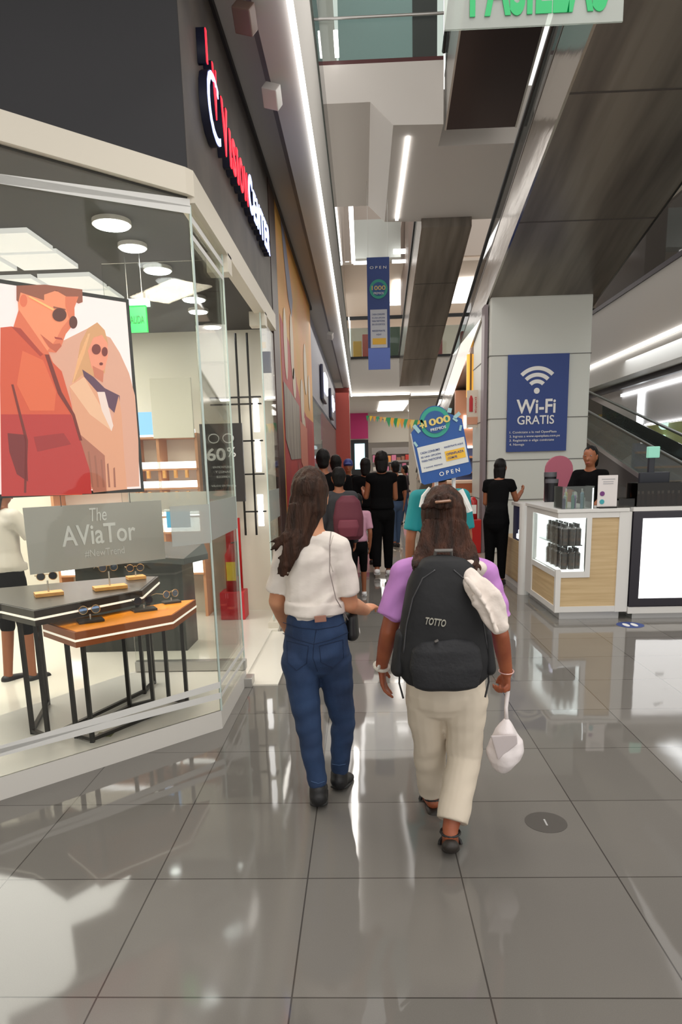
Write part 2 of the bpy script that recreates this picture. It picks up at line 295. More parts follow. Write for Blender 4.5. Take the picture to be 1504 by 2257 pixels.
# far end of the void: level slabs
bm = NB(); box(bm, (-.42, 28, 4.42), (5.2, 28.6, 5.76)); box(bm, (-8, 28.6, 4.42), (9, 46, 4.6)); struct('ceiling_4', bm, mat('far_slab', (.60, .56, .51), .6), 'white slab face at the far end of the void')
bm = NB(); box(bm, (-.42, 27.9, 4.36), (1.9, 28.0, 4.44)); box(bm, (1.95, 27.9, 4.32), (4.4, 28.0, 4.40)); struct('trim_19', bm, led, 'light lines under the far slab')
bm = NB(); box(bm, (-.4, 28.0, 5.8), (5.2, 28.03, 6.9)); struct('window_8', bm, g_rail)
bm = NB(); box(bm, (-.4, 27.95, 5.76), (5.2, 28.03, 5.84)); box(bm, (-.4, 27.95, 7.2), (5.2, 28.05, 7.32)); struct('trim_20', bm, black)
bm = NB(); box(bm, (-.2, 28, 9.4), (1.6, 28.6, 10.75)); struct('ceiling_5', bm, mat('upper_slab', (.55, .58, .55), .6))
bm = NB(); box(bm, (-.5, 38, 5.76), (9, 38.2, 13)); struct('wall_far', bm, mat('beige_wall_far', (.62, .52, .43), .6), 'beige wall at the back of the upper floor')
bm = NB(); box(bm, (-1, 28.6, 9.35), (9, 38, 9.45)); struct('ceiling_6', bm, mat('upper_ceiling', (.62, .54, .46), .6))
bm = NB()
for a, b in (((-.28, 21.5, 9.2), (-.14, 27.9, 9.3)), ((-.2, 27.6, 9.1), (.55, 27.7, 9.2)), ((1.25, 27.6, 9.1), (1.75, 27.7, 9.2)), ((2.5, 27.6, 9.05), (3.2, 27.7, 9.17)), ((1.3, 27.7, 9.45), (1.75, 27.8, 9.6)), ((2.6, 27.7, 9.5), (3.3, 27.8, 9.65))): box(bm, a, b)
struct('trim_21', bm, led, 'light lines edging the upper void')
bm = NB(); box(bm, (1.75, 26, 7.9), (2.45, 31, 11.2)); struct('wall_far_2', bm, mat('taupe_duct', (.25, .19, .16), .5))
bm = NB(); box(bm, (-3, 33, 10.75), (9, 33.2, 17)); box(bm, (-.9, 13, 8.3), (-.62, 33, 15)); struct('wall_far_5', bm, mat('upper_wall_taupe', (.40, .35, .31), .6), 'taupe walls high above the void')
# pillar under the moving ramp
bm = NB(); box(bm, (2.24, 12.5, 0), (3.98, 14.3, 4.40), .03); pm = mat('pillar_panel', (.58, .60, .56), .4, bump=(25, .05)); struct('wall_pillar', bm, pm, 'wide pale clad pillar under the moving ramp')
bm = NB()
for z in (.95, 1.65, 2.37, 3.43, 2.9): box(bm, (2.232, 12.492, z), (3.988, 14.31, z+.014)) if z not in (2.9,) else None
struct('trim_22', bm, mat('joint_dark', (.16, .16, .15), .6))
bm = NB(); box(bm, (-.62, -1, 11.6), (5, 12.7, 11.7)); struct('roof_blocker', bm, mat('added_roof_grey', (.42, .40, .37), .7), 'unseen grey roof added over the void to block light')  # unseen, added to keep the bright world out of the floor reflections
bm = NB(); box(bm, (-4.75, -3, 0), (-4.62, .34, 4.6)); box(bm, (-6.6, .1, 0), (-4.76, .3, 3.1)); struct('wall_left_blocker', bm, mat('beige_side', (.50, .45, .40), .5))  # unseen walls added against a bright reflected patch on the floor
# right-hand gallery
GX = 6.2
bm = NB(); box(bm, (GX, 4, 4.15), (GX+4, 30, 5.5)); struct('ceiling_7', bm, mat('gallery_slab', (.58, .55, .52), .6), 'white slab face of the right-hand gallery')
bm = NB(); box(bm, (GX-.03, 4, 5.42), (GX+.02, 30, 5.52)); struct('trim_23', bm, mat('dark_trim', (.03, .025, .04), .4))
bm = NB(); box(bm, (GX-.05, 4, 4.05), (GX, 30, 4.12)); struct('trim_24', bm, led, 'light line under the right-hand gallery')
bm = NB(); box(bm, (GX+.02, 4, 3.55), (GX+.5, 30, 4.05)); struct('wall_right', bm, mat('bulkhead', (.50, .48, .45), .5))
bm = NB(); box(bm, (GX+.48, 4, 3.42), (GX+.6, 30, 3.55)); struct('trim_25', bm, mat('dark_trim', (.03, .025, .04), .4))
bm = NB(); box(bm, (GX+.9, 4, 2.45), (GX+1.0, 30, 3.6)); struct('wall_right_2', bm, mat('white_fascia_right', (.62, .58, .57), .4))
bm = NB(); box(bm, (GX+.85, 9, 3.30), (GX+.9, 19.5, 3.37)); box(bm, (GX+.85, 18.0, 2.5), (GX+.9, 18.3, 3.3)); box(bm, (GX+.86, 9, 2.45), (GX+.9, 17.8, 2.48)); struct('trim_26', bm, ledcool, 'light lines around the right-hand shop fascia')
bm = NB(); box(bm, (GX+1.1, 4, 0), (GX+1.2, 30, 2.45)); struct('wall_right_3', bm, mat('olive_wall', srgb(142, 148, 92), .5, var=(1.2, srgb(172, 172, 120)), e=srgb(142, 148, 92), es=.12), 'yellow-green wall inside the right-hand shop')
bm = NB(); box(bm, (GX+.6, 12.6, 0), (GX+1.0, 13.3, 3.4)); struct('window_9', bm, g_teal)
bm = NB(); box(bm, (GX+.02, 4, 5.52), (GX+.035, 30, 6.6)); struct('window_10', bm, g_rail)
bm = NB(); box(bm, (GX+2.4, 4, 5.5), (GX+2.5, 30, 9.5)); struct('wall_right_4', bm, mat('dark_upper_shops', (.10, .085, .075), .5))
bm = NB(); box(bm, (GX+.3, 4, 8.6), (GX+2.5, 30, 8.7)); struct('ceiling_8', bm, mat('cream_upper', (.5, .46, .38), .6))
bm = NB(); box(bm, (2.0, 30, 0), (9, 30.2, 4.4)); struct('wall_right_5', bm, mat('beige_far', (.55, .49, .42), .6))
# far supermarket wall
bm = NB(); box(bm, (-8, 46, 0), (9, 46.2, 4.4)); struct('wall_far_3', bm, mat('beige_far2', (.50, .46, .42), .6))
bm = NB(); box(bm, (-8, 38, 2.9), (9, 38.2, 4.42)); struct('wall_far_4', bm, mat('beige_bulk', (.60, .55, .47), .6))
# ---------------------------------------------------------------- moving ramps
def ramp(label, x0, x1, y0, z0, y1, z1, th, rail, group=None, sm=soffm, clad=steel, mid=None):
    """inclined moving walkway; z is the underside height"""
    t = thing('moving_ramp', label, 'moving walkway', ((x0+x1)/2, y1, z1), group)
    s = (z0-z1)/(y1-y0)
    bm = NB(); lo = [(y0, z0), (y1, z1)] if mid is None else [(y0, mid[2]), (mid[0], mid[1]), (y1, z1)]
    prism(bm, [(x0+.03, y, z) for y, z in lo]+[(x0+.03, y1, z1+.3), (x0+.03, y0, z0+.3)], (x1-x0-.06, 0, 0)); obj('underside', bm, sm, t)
    for x, side in ((x0, 0), (x1-.03, 1)):
        bm = NB(); prism(bm, [(x, y, z-.01) for y, z in lo]+[(x, y1, z1+th), (x, y0, z0+th)], (.03, 0, 0)); obj('side_cladding', bm, clad, t)
        bm = NB(); prism(bm, [(x+.01, y0, z0+th), (x+.01, y1, z1+th), (x+.01, y1, z1+rail-.04), (x+.01, y0, z0+rail-.04)], (.012, 0, 0)); obj('glass_balustrade', bm, g_rail, t)
        bm = NB(); tube(bm, [(x+.016, y0, z0+rail), (x+.016, y1, z1+rail), (x+.016, y1+.25, z1+rail-.1)], .038, 10); obj('handrail', bm, blkmetal, t)
        bm = NB(); prism(bm, [(x-.004, y0, z0+th), (x-.004, y1, z1+th), (x-.004, y1, z1+th+.035), (x-.004, y0, z0+th+.035)], (.04, 0, 0)); obj('skirt_rail', bm, mat('dark_bronze', (.10, .085, .07), .3, .8), t)
    k = max(int((y1-y0)/2.2), 1)
    for i in range(1, k):
        bm = NB()
        y = y0+(y1-y0)*i/k; z = z0+(z1-z0)*i/k if mid is None else (mid[2]+(mid[1]-mid[2])*(y-y0)/(mid[0]-y0) if y < mid[0] else mid[1]+(z1-mid[1])*(y-mid[0])/(y1-mid[0])); prism(bm, [(x0+.03, y, z-.004), (x0+.03, y+.02, z-.004-.02*s), (x1-.03, y+.02, z-.004-.02*s), (x1-.03, y, z-.004)], (0, 0, .003)); obj('panel_joint', bm, mat('joint_bronze', (.06, .05, .045), .4), t)
    return t
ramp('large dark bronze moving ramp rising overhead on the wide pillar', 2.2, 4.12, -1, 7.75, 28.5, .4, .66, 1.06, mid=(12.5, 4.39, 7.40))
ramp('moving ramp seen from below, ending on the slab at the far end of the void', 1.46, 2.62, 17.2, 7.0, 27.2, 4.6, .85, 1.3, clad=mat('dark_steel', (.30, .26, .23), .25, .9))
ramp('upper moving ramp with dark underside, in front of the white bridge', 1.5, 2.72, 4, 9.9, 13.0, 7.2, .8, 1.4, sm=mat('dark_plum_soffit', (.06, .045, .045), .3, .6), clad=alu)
t = ramp('moving ramp with glass sides rising away behind the perfume kiosk', 5.45, 6.12, 22, 2.5, 22.01, 2.5, .5, 1.0)
for c in list(t.children): bpy.data.objects.remove(c)
for x in (5.45, 6.1):
    bm = NB(); prism(bm, [(x, 9.6, 0), (x, 20, 2.2), (x, 20, 2.75), (x, 9.6, .2)], (.03, 0, 0)); obj('side_cladding', bm, mat('dark_clad', (.10, .09, .085), .3, .5), t)
    bm = NB(); prism(bm, [(x+.01, 9.6, .2), (x+.01, 20, 2.75), (x+.01, 20, 3.45), (x+.01, 9.6, .9)], (.012, 0, 0)); obj('glass_balustrade', bm, g_teal if x < 6 else g_rail, t)
    dz = 0 if x < 6 else .15
    bm = NB(); tube(bm, [(x+.015, 9.5, .9+dz), (x+.015, 20, 3.47+dz)], .03, 10); obj('handrail', bm, mat('dark_green_rail', (.05, .06, .05), .4), t)
    bm = NB(); prism(bm, [(x-.004, 9.6, .2), (x-.004, 20, 2.75), (x-.004, 20, 2.84), (x-.004, 9.6, .29)], (.04, 0, 0)); obj('skirt_rail', bm, alu, t)
bm = NB(); prism(bm, [(5.48, 9.6, .05), (5.48, 20, 2.4), (5.48, 20, 2.3), (5.48, 9.6, 0)], (.62, 0, 0)); obj('underside', bm, black, t)
# ---------------------------------------------------------------- mall signs
WI = V((3.06, 12.47, 2.62))
t = thing('wifi_banner', 'tall blue free Wi-Fi banner hanging on the wide pillar', 'banner', (3.06, 12.47, 1.8)); navy = mat('navy_print', srgb(36, 62, 128), .5); wtxt = mat('white_print', (.78, .78, .76), .5)
bm = NB(); box(bm, (2.55, 12.455, 1.80), (3.60, 12.485, 3.44)); obj('sheet', bm, navy, t)
bm = NB()
for r in (.155, .265, .375):
    c = V((3.055, 12.45, 2.83)); o_, i_ = r+.035, r-.03; pts = []
    for k in range(17): a = math.radians(45+90*k/16); pts.append(c+V((o_*math.cos(a), 0, o_*math.sin(a))))
    for k in range(16, -1, -1): a = math.radians(45+90*k/16); pts.append(c+V((i_*math.cos(a), 0, i_*math.sin(a))))
    prism(bm, pts, (0, .004, 0))
cyl(bm, (3.055, 12.449, 2.83), .05, .005, axis='y'); obj('wifi_symbol', bm, wtxt, t)
txt('Wi-Fi', (3.05, 12.45, 2.57), XR, UP, .24, wtxt, 'lettering', t, .004, .02, .68); txt('GRATIS', (3.05, 12.45, 2.34), XR, UP, .15, wtxt, 'lettering', t, .004, .01, .64)
for i, s in enumerate(('1. Conéctate a la red OpenPlaza', '2. Ingresa a www.openplaza.com.pe', '3. Regístrate o elige conéctate', '4. Navega')):
    wd = (.82, .88, .78, .26)[i]; txt(s, (2.60+wd/2, 12.45, 2.13-i*.07), XR, UP, .05, wtxt, 'lettering', t, .003, .0, wd)
# hanging banner
t = thing('hanging_banner', 'narrow blue banner hanging high over the walkway', 'banner', (.41, 16, 3.73))
bm = NB(); box(bm, (.17, 16, 3.74), (.66, 16.02, 6.07)); obj('sheet', bm, navy, t)
for x in (.2, .63):
    bm = NB(); tube(bm, [(x, 16.01, 6.05), (x, 16.01, 7.6)], .004, 6); obj('cord', bm, alu, t)
bm = NB(); box(bm, (.23, 15.99, 4.2), (.60, 15.998, 5.0)); obj('text_panel', bm, mat('pale_print', (.55, .57, .62), .5), t)
bm = NB(); box(bm, (.27, 15.984, 4.27), (.57, 15.99, 4.40)); obj('yellow_tag', bm, mat('yellow_print', srgb(230, 180, 50), .5), t)
bm = NB(); cyl(bm, (.42, 15.985, 5.42), .2, .012, 28, 'y'); obj('round_badge', bm, mat('badge_green', srgb(40, 150, 130), .5), t)
bm = NB(); cyl(bm, (.42, 15.978, 5.42), .14, .012, 28, 'y'); obj('badge_centre', bm, mat('badge_blue', srgb(30, 80, 140), .5), t)
txt('1000', (.42, 15.97, 5.44), XR, UP, .09, mat('badge_gold', srgb(214, 190, 110), .5), 'lettering', t, .004, .01, .3); txt('PREMIOS', (.42, 15.97, 5.33), XR, UP, .045, wtxt, 'lettering', t, .004, .0, .22)
txt('O P E N', (.415, 15.99, 5.86), XR, UP, .055, wtxt, 'lettering', t, .004, .0, .36)
for i in range(4): txt(('CADA CONSUMO', 'ES UNA OPCIÓN', 'PARA PARTICIPAR', 'EN LOS SORTEOS')[i], (.41, 15.986, 4.90-i*.07), XR, UP, .035, navy, 'lettering', t, .002, 0, .28)
txt('REGÍSTRATE', (.41, 15.986, 4.56), XR, UP, .045, navy, 'lettering', t, .002, .01, .28); txt('AQUÍ', (.41, 15.986, 4.48), XR, UP, .045, navy, 'lettering', t, .002, .01, .11)
# green glass sign overhead
t = thing('hanging_sign', 'frosted glass sign with green capital letters overhead', 'sign', (.68, 3, 3.23))
bm = NB(); box(bm, (.345, 3, 3.235), (1.02, 3.008, 3.60), .002); obj('glass_plate', bm, glass('sign_frost', (.72, .78, .74), .6, .33), t)
txt('PASILLAS', (.70, 2.998, 3.375), XR, UP, .21, mat('green_letters', srgb(14, 150, 84), .5, e=srgb(14, 150, 84), es=.35), 'lettering', t, .003, .03, .52)
for x in (.37, 1.0):
    bm = NB(); tube(bm, [(x, 3.004, 3.58), (x, 3.004, 7.2)], .003, 6); obj('cable', bm, alu, t)
# promotional board
def card_board():
    A = P(1028, 900, Y=4.62); 
    c = P(970, 975, Y=4.62); r = (P(1030, 962, Y=4.62)-P(912, 990, Y=4.62)).normalized(); u = V((0, 1, 0)).cross(r)*-1
    if u.z < 0: u = -u
    return c, r, u
c, r, u = card_board(); u = r.cross(V((0, 1, 0))) if r.cross(V((0, 1, 0))).z > 0 else -r.cross(V((0, 1, 0))); nf = V((0, -1, 0))
S = (P(1030, 975, Y=4.62)-P(912, 975, Y=4.62)).length/118     # metres per photo pixel at the board
t = thing('promotional_board', 'tilted blue prize-draw board worn on the back of the person in teal', 'board', c+u*-.26)
def bq(x, y, d=0): return c + r*(x*S) + u*(y*S) + nf*d
pts = [bq(-57, 35), bq(-40, 48), bq(-30, 50)]+[bq(-2+34*math.cos(a), 46+34*math.sin(a)) for a in [math.radians(160-14*k) for k in range(11)]]+[bq(38, 52), bq(52, 42), bq(57, 38), bq(57, -78), bq(52, -83), bq(-52, -83), bq(-57, -78)]
bm = NB(); prism(bm, pts, (0, .012, 0)); obj('panel', bm, mat('board_blue', srgb(22, 78, 150), .45), t)
bm = NB(); prism(bm, [bq(-59, 33, -.013), bq(-57, 33, -.013), bq(-57, -78, -.013), bq(-59, -78, -.013)], (0, .02, 0)); obj('edge', bm, wtxt, t)
bm = NB(); prism(bm, [bq(-52, 0, .002), bq(54, 0, .002), bq(54, -56, .002), bq(-52, -56, .002)], (0, -.001, 0)); obj('text_panel', bm, mat('board_white', (.62, .64, .62), .5), t)
bm = NB(); prism(bm, [bq(6, -22, .004), bq(50, -22, .004), bq(50, -44, .004), bq(6, -44, .004)], (0, -.001, 0)); obj('yellow_tag', bm, mat('yellow_print', srgb(230, 180, 50), .5), t)
bm = NB(); ring = [bq(-2+33*math.cos(a), 45+33*math.sin(a), .004) for a in [2*math.pi*k/32 for k in range(32)]]; prism(bm, ring, (0, -.002, 0)); obj('round_badge', bm, mat('badge_green', srgb(40, 150, 130), .5), t)
bm = NB(); ring = [bq(-2+24*math.cos(a), 45+24*math.sin(a), .008) for a in [2*math.pi*k/32 for k in range(32)]]; prism(bm, ring, (0, -.002, 0)); obj('badge_centre', bm, mat('badge_blue', srgb(30, 80, 140), .5), t)
txt('1000', bq(3, 46, .012), r, u, 15*S, mat('badge_gold', srgb(214, 190, 110), .5), 'lettering', t, .003, .03, 58*S); txt('PREMIOS', bq(2, 30, .012), r, u, 6*S, wtxt, 'lettering', t, .003, .01, 34*S); txt('+', bq(-31, 44, .012), r, u, 12*S, mat('badge_gold', srgb(214, 190, 110), .5), 'lettering', t, .003, .03)
for i, s in enumerate(('CADA CONSUMO', 'ES UNA OPCIÓN', 'PARA PARTICIPAR')): txt(s, bq(-25, -14-i*9, .004), r, u, 4.6*S, navy, 'lettering', t, .001, .01, 44*S)
txt('Y GANAR PREMIOS', bq(-25, -47, .004), r, u, 3*S, navy, 'lettering', t, .001, 0, 42*S)
txt('REGÍSTRATE AQUÍ', bq(28, -13, .004), r, u, 5*S, navy, 'lettering', t, .001, .01, 42*S); txt('OPENPLAZA', bq(28, -29, .007), r, u, 5*S, navy, 'lettering', t, .001, .01, 38*S); txt('.COM.PE', bq(20, -38, .007), r, u, 5*S, navy, 'lettering', t, .001, .01, 22*S)
txt('O P E N', bq(8, -68, .004), r, u, 9*S, wtxt, 'lettering', t, .001, .01, 46*S)
conf = [(-44, 40, 8, 20, .5), (-53, 8, 5, 12, .4), (34, 62, 9, 10, -.4), (48, 48, 16, 8, .5), (42, 40, 12, 5, -.8), (50, 20, 5, 12, -.4), (-30, 52, 5, 9, .2)]
bm = NB()
for (x, y, a, b, th) in conf:
    q = [(math.cos(th)*px-math.sin(th)*py+x, math.sin(th)*px+math.cos(th)*py+y) for px, py in ((-a/2, -b/2), (a/2, -b/2), (a/2, b/2), (-a/2, b/2))]; prism(bm, [bq(px, py, .005) for px, py in q], (0, -.001, 0))
obj('printed_confetti', bm, mat('conf', srgb(150, 190, 195), .5), t)
# mural
t = thing('mural_banner', 'tall orange and red printed mural banner on the wall past the shop', 'banner', (FX, 10.8, 0))
bm = NB(); box(bm, (FX-.03, 8.15, 0), (FX, 13.3, 4.56)); obj('sheet', bm, mat('mural_orange', srgb(206, 142, 76), .5, var=(1.2, srgb(196, 150, 60))), t)
def mur(name, pts, m, k=1):
    bm = NB(); prism(bm, [(FX+.002*k, y, z) for y, z in pts], (.001, 0, 0)); return obj(name, bm, m, t)
def oval(cy_, cz, ry, rz): return [(cy_+ry*math.cos(2*math.pi*k/24), cz+rz*math.sin(2*math.pi*k/24)) for k in range(24)]
mur('red_field', [(8.26, 3.35), (9.2, 3.2), (10.6, 2.6), (11.6, 2.45), (13.3, 2.45), (13.3, 0), (8.26, 0)], mat('mural_red', srgb(176, 52, 50), .5, var=(1.5, srgb(150, 36, 44))))
mur('blue_drop', [(8.75, 4.5), (9.1, 4.5), (9.6, 4.1), (9.9, 3.85), (9.7, 3.6), (9.3, 3.75), (9.0, 4.1)], mat('mural_blue', srgb(128, 130, 150), .5), 2)
cw = mat('mural_cream', srgb(205, 190, 170), .5)
for a in ((8.75, 3.1, .2, .42), (9.55, 3.2, .22, .42), (9.7, 2.75, .22, .2), (10.9, 2.6, .3, .35), (11.7, 3.2, .3, .4), (12.4, 2.9, .2, .3), (11.2, 2.1, .2, .3)): mur('cream_oval', oval(*a), cw, 3)
mur('grey_panel', [(8.35, 2.62), (10.3, 2.5), (10.3, 1.75), (8.9, 1.72), (8.35, 1.95)], mat('mural_grey', srgb(158, 150, 138), .5, var=(2, srgb(120, 112, 104)), stretch=(1, 5, .6)), 4)
mur('dark_strip', [(10.35, 2.3), (11.6, 2.25), (11.6, 1.4), (10.35, 1.7)], mat('mural_pink', srgb(198, 120, 100), .5), 4)
mur('grey_stalk', [(9.6, .9), (9.9, 1.7), (10.15, .9)], mat('mural_grey', srgb(158, 150, 138), .5), 5)
# ---------------------------------------------------------------- shop sign
t = thing('shop_sign', 'lit shop sign with red and blue-white raised letters on the dark fascia', 'sign', (FX, 6, 3.6))
redl = mat('lit_red', (.6, .02, .03), .4, e=(1, .02, .04), es=1.6); bluel = mat('lit_bluewhite', (.6, .7, 1), .4, e=(.36, .44, 1), es=2.6); sidem = mat('sign_side', (.008, .01, .03), .5)
def chl(s, y, z, h, wd, m, nm='letter', bold=.02):
    txt(s, (FX+.001, y, z), YR, UP, h, sidem, nm, t, .05, bold+.008, wd); txt(s, (FX+.052, y, z), YR, UP, h*.97, m, nm+'_face', t, .006, bold, wd*.97)
zc = 3.78
chl('C', 4.63, zc, .38, .34, bluel, 'emblem', -.01); chl('V', 4.70, zc+.1, .30, .12, redl, 'emblem'); chl('I', 4.50, 4.03, .18, .03, redl, 'emblem')
xs = 4.88
for ch, wd, h in (('V', .20, .32), ('I', .05, .24), ('S', .14, .24), ('I', .05, .24), ('O', .17, .24), ('N', .16, .24)):
    chl(ch, xs+wd/2, zc-.02+(h-.24)/2, h, wd, redl, bold=.03); xs += wd+.045
xs += .0
for ch, wd, h in (('C', .20, .30), ('E', .14, .24), ('N', .18, .24), ('T', .17, .24), ('E', .15, .24), ('R', .17, .24)):
    chl(ch, xs+wd/2, zc-.02+(h-.24)/2, h, wd, bluel, bold=.03); xs += wd+.045
# ---------------------------------------------------------------- poster, show card
PA, PB = V((-1.325, 4.075, 0)), V((-1.95, 3.45, 0)); pr_ = (PA-PB).normalized(); pn = V((.7071, -.7071, 0))
def PW(x, y, off=0):
    """pixel of the photograph on the poster's plane"""
    d = RW @ cray(x, y); o = V((0, 0, HC)); p0 = PA+pn*off; return o+d*((p0-o).dot(pn)/d.dot(pn))
t = thing('advertising_screen', 'large lit picture of a man and a woman in sunglasses hanging in the shop window', 'advertisement', (PA+PB)/2+V((0, 0, 1.5)))
e = PB-pr_*.2
bm = NB(); prism(bm, [V((e.x, e.y, 1.49)), V((PA.x, PA.y, 1.49))+pr_*.02, V((PA.x, PA.y, 2.57))+pr_*.02, V((e.x, e.y, 2.57))], -pn*.04); obj('casing', bm, black, t)
lit = lambda n, c, k=.85: mat(n, tuple(v*.5 for v in srgb(*c)), .4, e=srgb(*c), es=k*.72)
bm = NB(); prism(bm, [V((e.x, e.y, 1.51)), V((PA.x, PA.y, 1.51)), V((PA.x, PA.y, 2.55)), V((e.x, e.y, 2.55))], pn*.001); obj('picture', bm, lit('poster_sky', (246, 226, 226), 1.0), t)
def pp(name, pts, m, k): bm = NB(); prism(bm, [PW(x/2.4258, 600+y/2.4258, .0012*k) for x, y in pts], pn*.0006); return obj(name, bm, m, t)
def el(x, y, a, b, n=20): return [(x+a*math.cos(2*math.pi*k/n), y+b*math.sin(2*math.pi*k/n)) for k in range(n)]
pp('printed_hills', [(230, 430), (330, 370), (470, 300), (590, 350), (640, 430), (690, 540), (722, 660), (740, 900), (745, 1145), (300, 1170)], lit('p_hill', (226, 168, 146), .8), 1)
pp('printed_woman_hair', [(385, 590), (410, 500), (430, 380), (470, 300), (520, 268), (560, 310), (578, 380), (560, 540), (500, 560)], lit('p_hair2', (216, 158, 112)), 2)
pp('printed_woman_face', [(470, 420), (500, 350), (545, 335), (575, 380), (577, 450), (560, 520), (520, 540), (490, 510)], lit('p_face2', (240, 150, 122)), 3)
pp('printed_woman_collar', [(440, 520), (500, 560), (560, 620), (640, 660), (640, 780), (560, 700), (470, 640)], lit('p_navy', (96, 60, 84)), 4)
pp('printed_woman_coat', [(372, 610), (440, 548), (520, 640), (600, 800), (635, 660), (650, 760), (665, 1000), (680, 1160), (500, 1178), (440, 1000), (400, 800)], lit('p_coat', (226, 160, 128)), 5)
pp('printed_coat_lapel', [(372, 610), (450, 560), (540, 720), (600, 850), (480, 760)], lit('p_coat_l', (238, 186, 152)), 6)
pp('printed_coat_fold', [(420, 860), (560, 980), (570, 1170), (500, 1176), (450, 1000)], lit('p_coat_d', (176, 108, 88)), 6)
pp('printed_lens', el(515, 412, 24, 28), lit('p_lens', (120, 44, 40)), 7); pp('printed_lens', el(560, 425, 16, 25), lit('p_lens', (120, 44, 40)), 7)
pp('printed_mouth', el(541, 490, 10, 8), lit('p_lens', (120, 44, 40)), 7)
pp('printed_man_face', [(92, 110), (250, 90), (420, 130), (398, 190), (400, 270), (352, 330), (330, 390), (300, 430), (230, 420), (190, 330), (100, 230)], lit('p_face', (246, 146, 106)), 7)
pp('printed_man_hair', [(88, 72), (240, 66), (440, 92), (442, 160), (420, 168), (300, 98), (236, 120), (236, 150), (110, 108), (98, 160), (88, 150)], lit('p_hair', (150, 82, 62)), 8)
pp('printed_man_neck', [(100, 200), (190, 330), (260, 430), (300, 520), (200, 470), (60, 330)], lit('p_neck', (226, 110, 76)), 8)
pp('printed_jacket', [(2, 296), (60, 290), (180, 400), (240, 440), (330, 530), (380, 700), (420, 900), (430, 1000), (440, 1190), (8, 1198), (0, 600)], lit('p_jacket', (214, 84, 54)), 9)
pp('printed_jacket_lower', [(5, 760), (380, 760), (430, 900), (480, 1060), (490, 1184), (8, 1198)], lit('p_jacket2', (186, 48, 46)), 10)
pp('printed_jacket_zip', [(240, 440), (262, 440), (330, 640), (400, 760), (440, 900), (425, 900), (385, 765), (310, 650)], lit('p_zip', (120, 36, 30)), 11)
pp('printed_sleeve_fold', [(40, 860), (140, 870), (150, 1120), (90, 1080), (50, 960)], lit('p_fold', (120, 30, 34)), 11)
pp('printed_face_shade', [(350, 130), (420, 130), (398, 190), (400, 270), (352, 330), (330, 390), (300, 430), (250, 425), (300, 360), (330, 300), (370, 250), (350, 180)], lit('p_face_d', (226, 118, 84)), 9)
pp('printed_beard', [(215, 330), (260, 400), (300, 428), (330, 395), (320, 380), (285, 385), (240, 350)], lit('p_beard', (196, 92, 66)), 10)
pp('printed_brow', [(285, 182), (350, 196), (352, 204), (286, 192)], lit('p_hair', (150, 82, 62)), 10)
pp('printed_collar_lines', [(60, 290), (110, 300), (230, 440), (215, 450), (100, 330)], lit('p_collar', (176, 58, 42)), 10)
pp('printed_jacket_light', [(120, 420), (230, 470), (300, 640), (290, 740), (160, 740), (90, 600)], lit('p_jlight', (228, 104, 66)), 10)
pp('printed_pocket', [(180, 880), (340, 860), (380, 920), (200, 960)], lit('p_pocket', (160, 38, 40)), 11)
pp('printed_sleeve_line', [(60, 600), (72, 600), (150, 900), (140, 1180), (128, 1180), (134, 900)], lit('p_zip', (120, 36, 30)), 11)
for k_ in range(7): pp('printed_hair_strand', [(470-k_*9, 330+k_*22), (482-k_*8, 326+k_*20), (450-k_*10, 440+k_*26), (436-k_*8, 470+k_*20)], lit('p_strand', (186, 118, 78) if k_ % 2 else (236, 182, 134)), 3)
for k_ in range(5): pp('printed_coat_crease', [(470+k_*34, 960+k_*22), (478+k_*34, 955+k_*22), (500+k_*30, 1150), (490+k_*30, 1150)], lit('p_crease', (160, 98, 80)), 7)
pp('printed_blouse', [(520, 640), (560, 640), (606, 820), (596, 850), (545, 740)], lit('p_blouse', (240, 214, 206)), 7)
pp('printed_neck_shade', [(495, 500), (555, 530), (550, 590), (505, 560)], lit('p_neck2', (206, 118, 92)), 4)
pp('printed_ear', el(126, 152, 20, 34), lit('p_ear', (230, 112, 78)), 9)
pp('printed_lens', el(318, 228, 38, 36), lit('p_lens3', (92, 40, 34)), 12); pp('printed_lens', el(392, 268, 22, 34), lit('p_lens3', (92, 40, 34)), 12)
pp('printed_temple', [(150, 130), (162, 128), (290, 196), (284, 206)], lit('p_gold', (250, 190, 120)), 12); pp('printed_mouth', [(290, 345), (330, 352), (336, 362), (296, 356)], lit('p_mouth', (170, 60, 50)), 10)
t = thing('show_card', 'grey AViaTor card hanging below the lit picture', 'sign', PW(205, 1245)+V((0, 0, .02)))
bm = NB(); a, b = PW(355, 1100), PW(50, 1115); 
zt, zb = 1.435, 1.075; prism(bm, [V((a.x, a.y, zb)), V((b.x, b.y, zb)), V((b.x, b.y, zt)), V((a.x, a.y, zt))], -pn*.008); obj('card', bm, mat('card_grey', srgb(172, 171, 166), .5), t)
m_ = (a+b)/2; m_.z = 0; cwm = mat('card_text', (.72, .74, .73), .5)
txt('The', m_+V((0, 0, 1.375))+pn*.001, pr_, UP, .075, cwm, 'lettering', t, .002, 0, .10, .15); txt('AViaTor', m_+V((0, 0, 1.265))+pn*.001+pr_*.0, pr_, UP, .115, cwm, 'lettering', t, .002, .012, .44); txt('#NewTrend', m_+V((0, 0, 1.155))+pn*.001+pr_*.02, pr_, UP, .045, mat('card_text2', (.66, .67, .66), .5), 'lettering', t, .002, -.005, .24)
for k in (.12, .8):
    q = m_.lerp(V((a.x, a.y, 0)), .5) if k < .5 else m_.lerp(V((b.x, b.y, 0)), .5); bm = NB(); tube(bm, [V((q.x, q.y, 1.43)), V((q.x, q.y, 1.5))], .002, 6); obj('cord', bm, blkmetal, t)
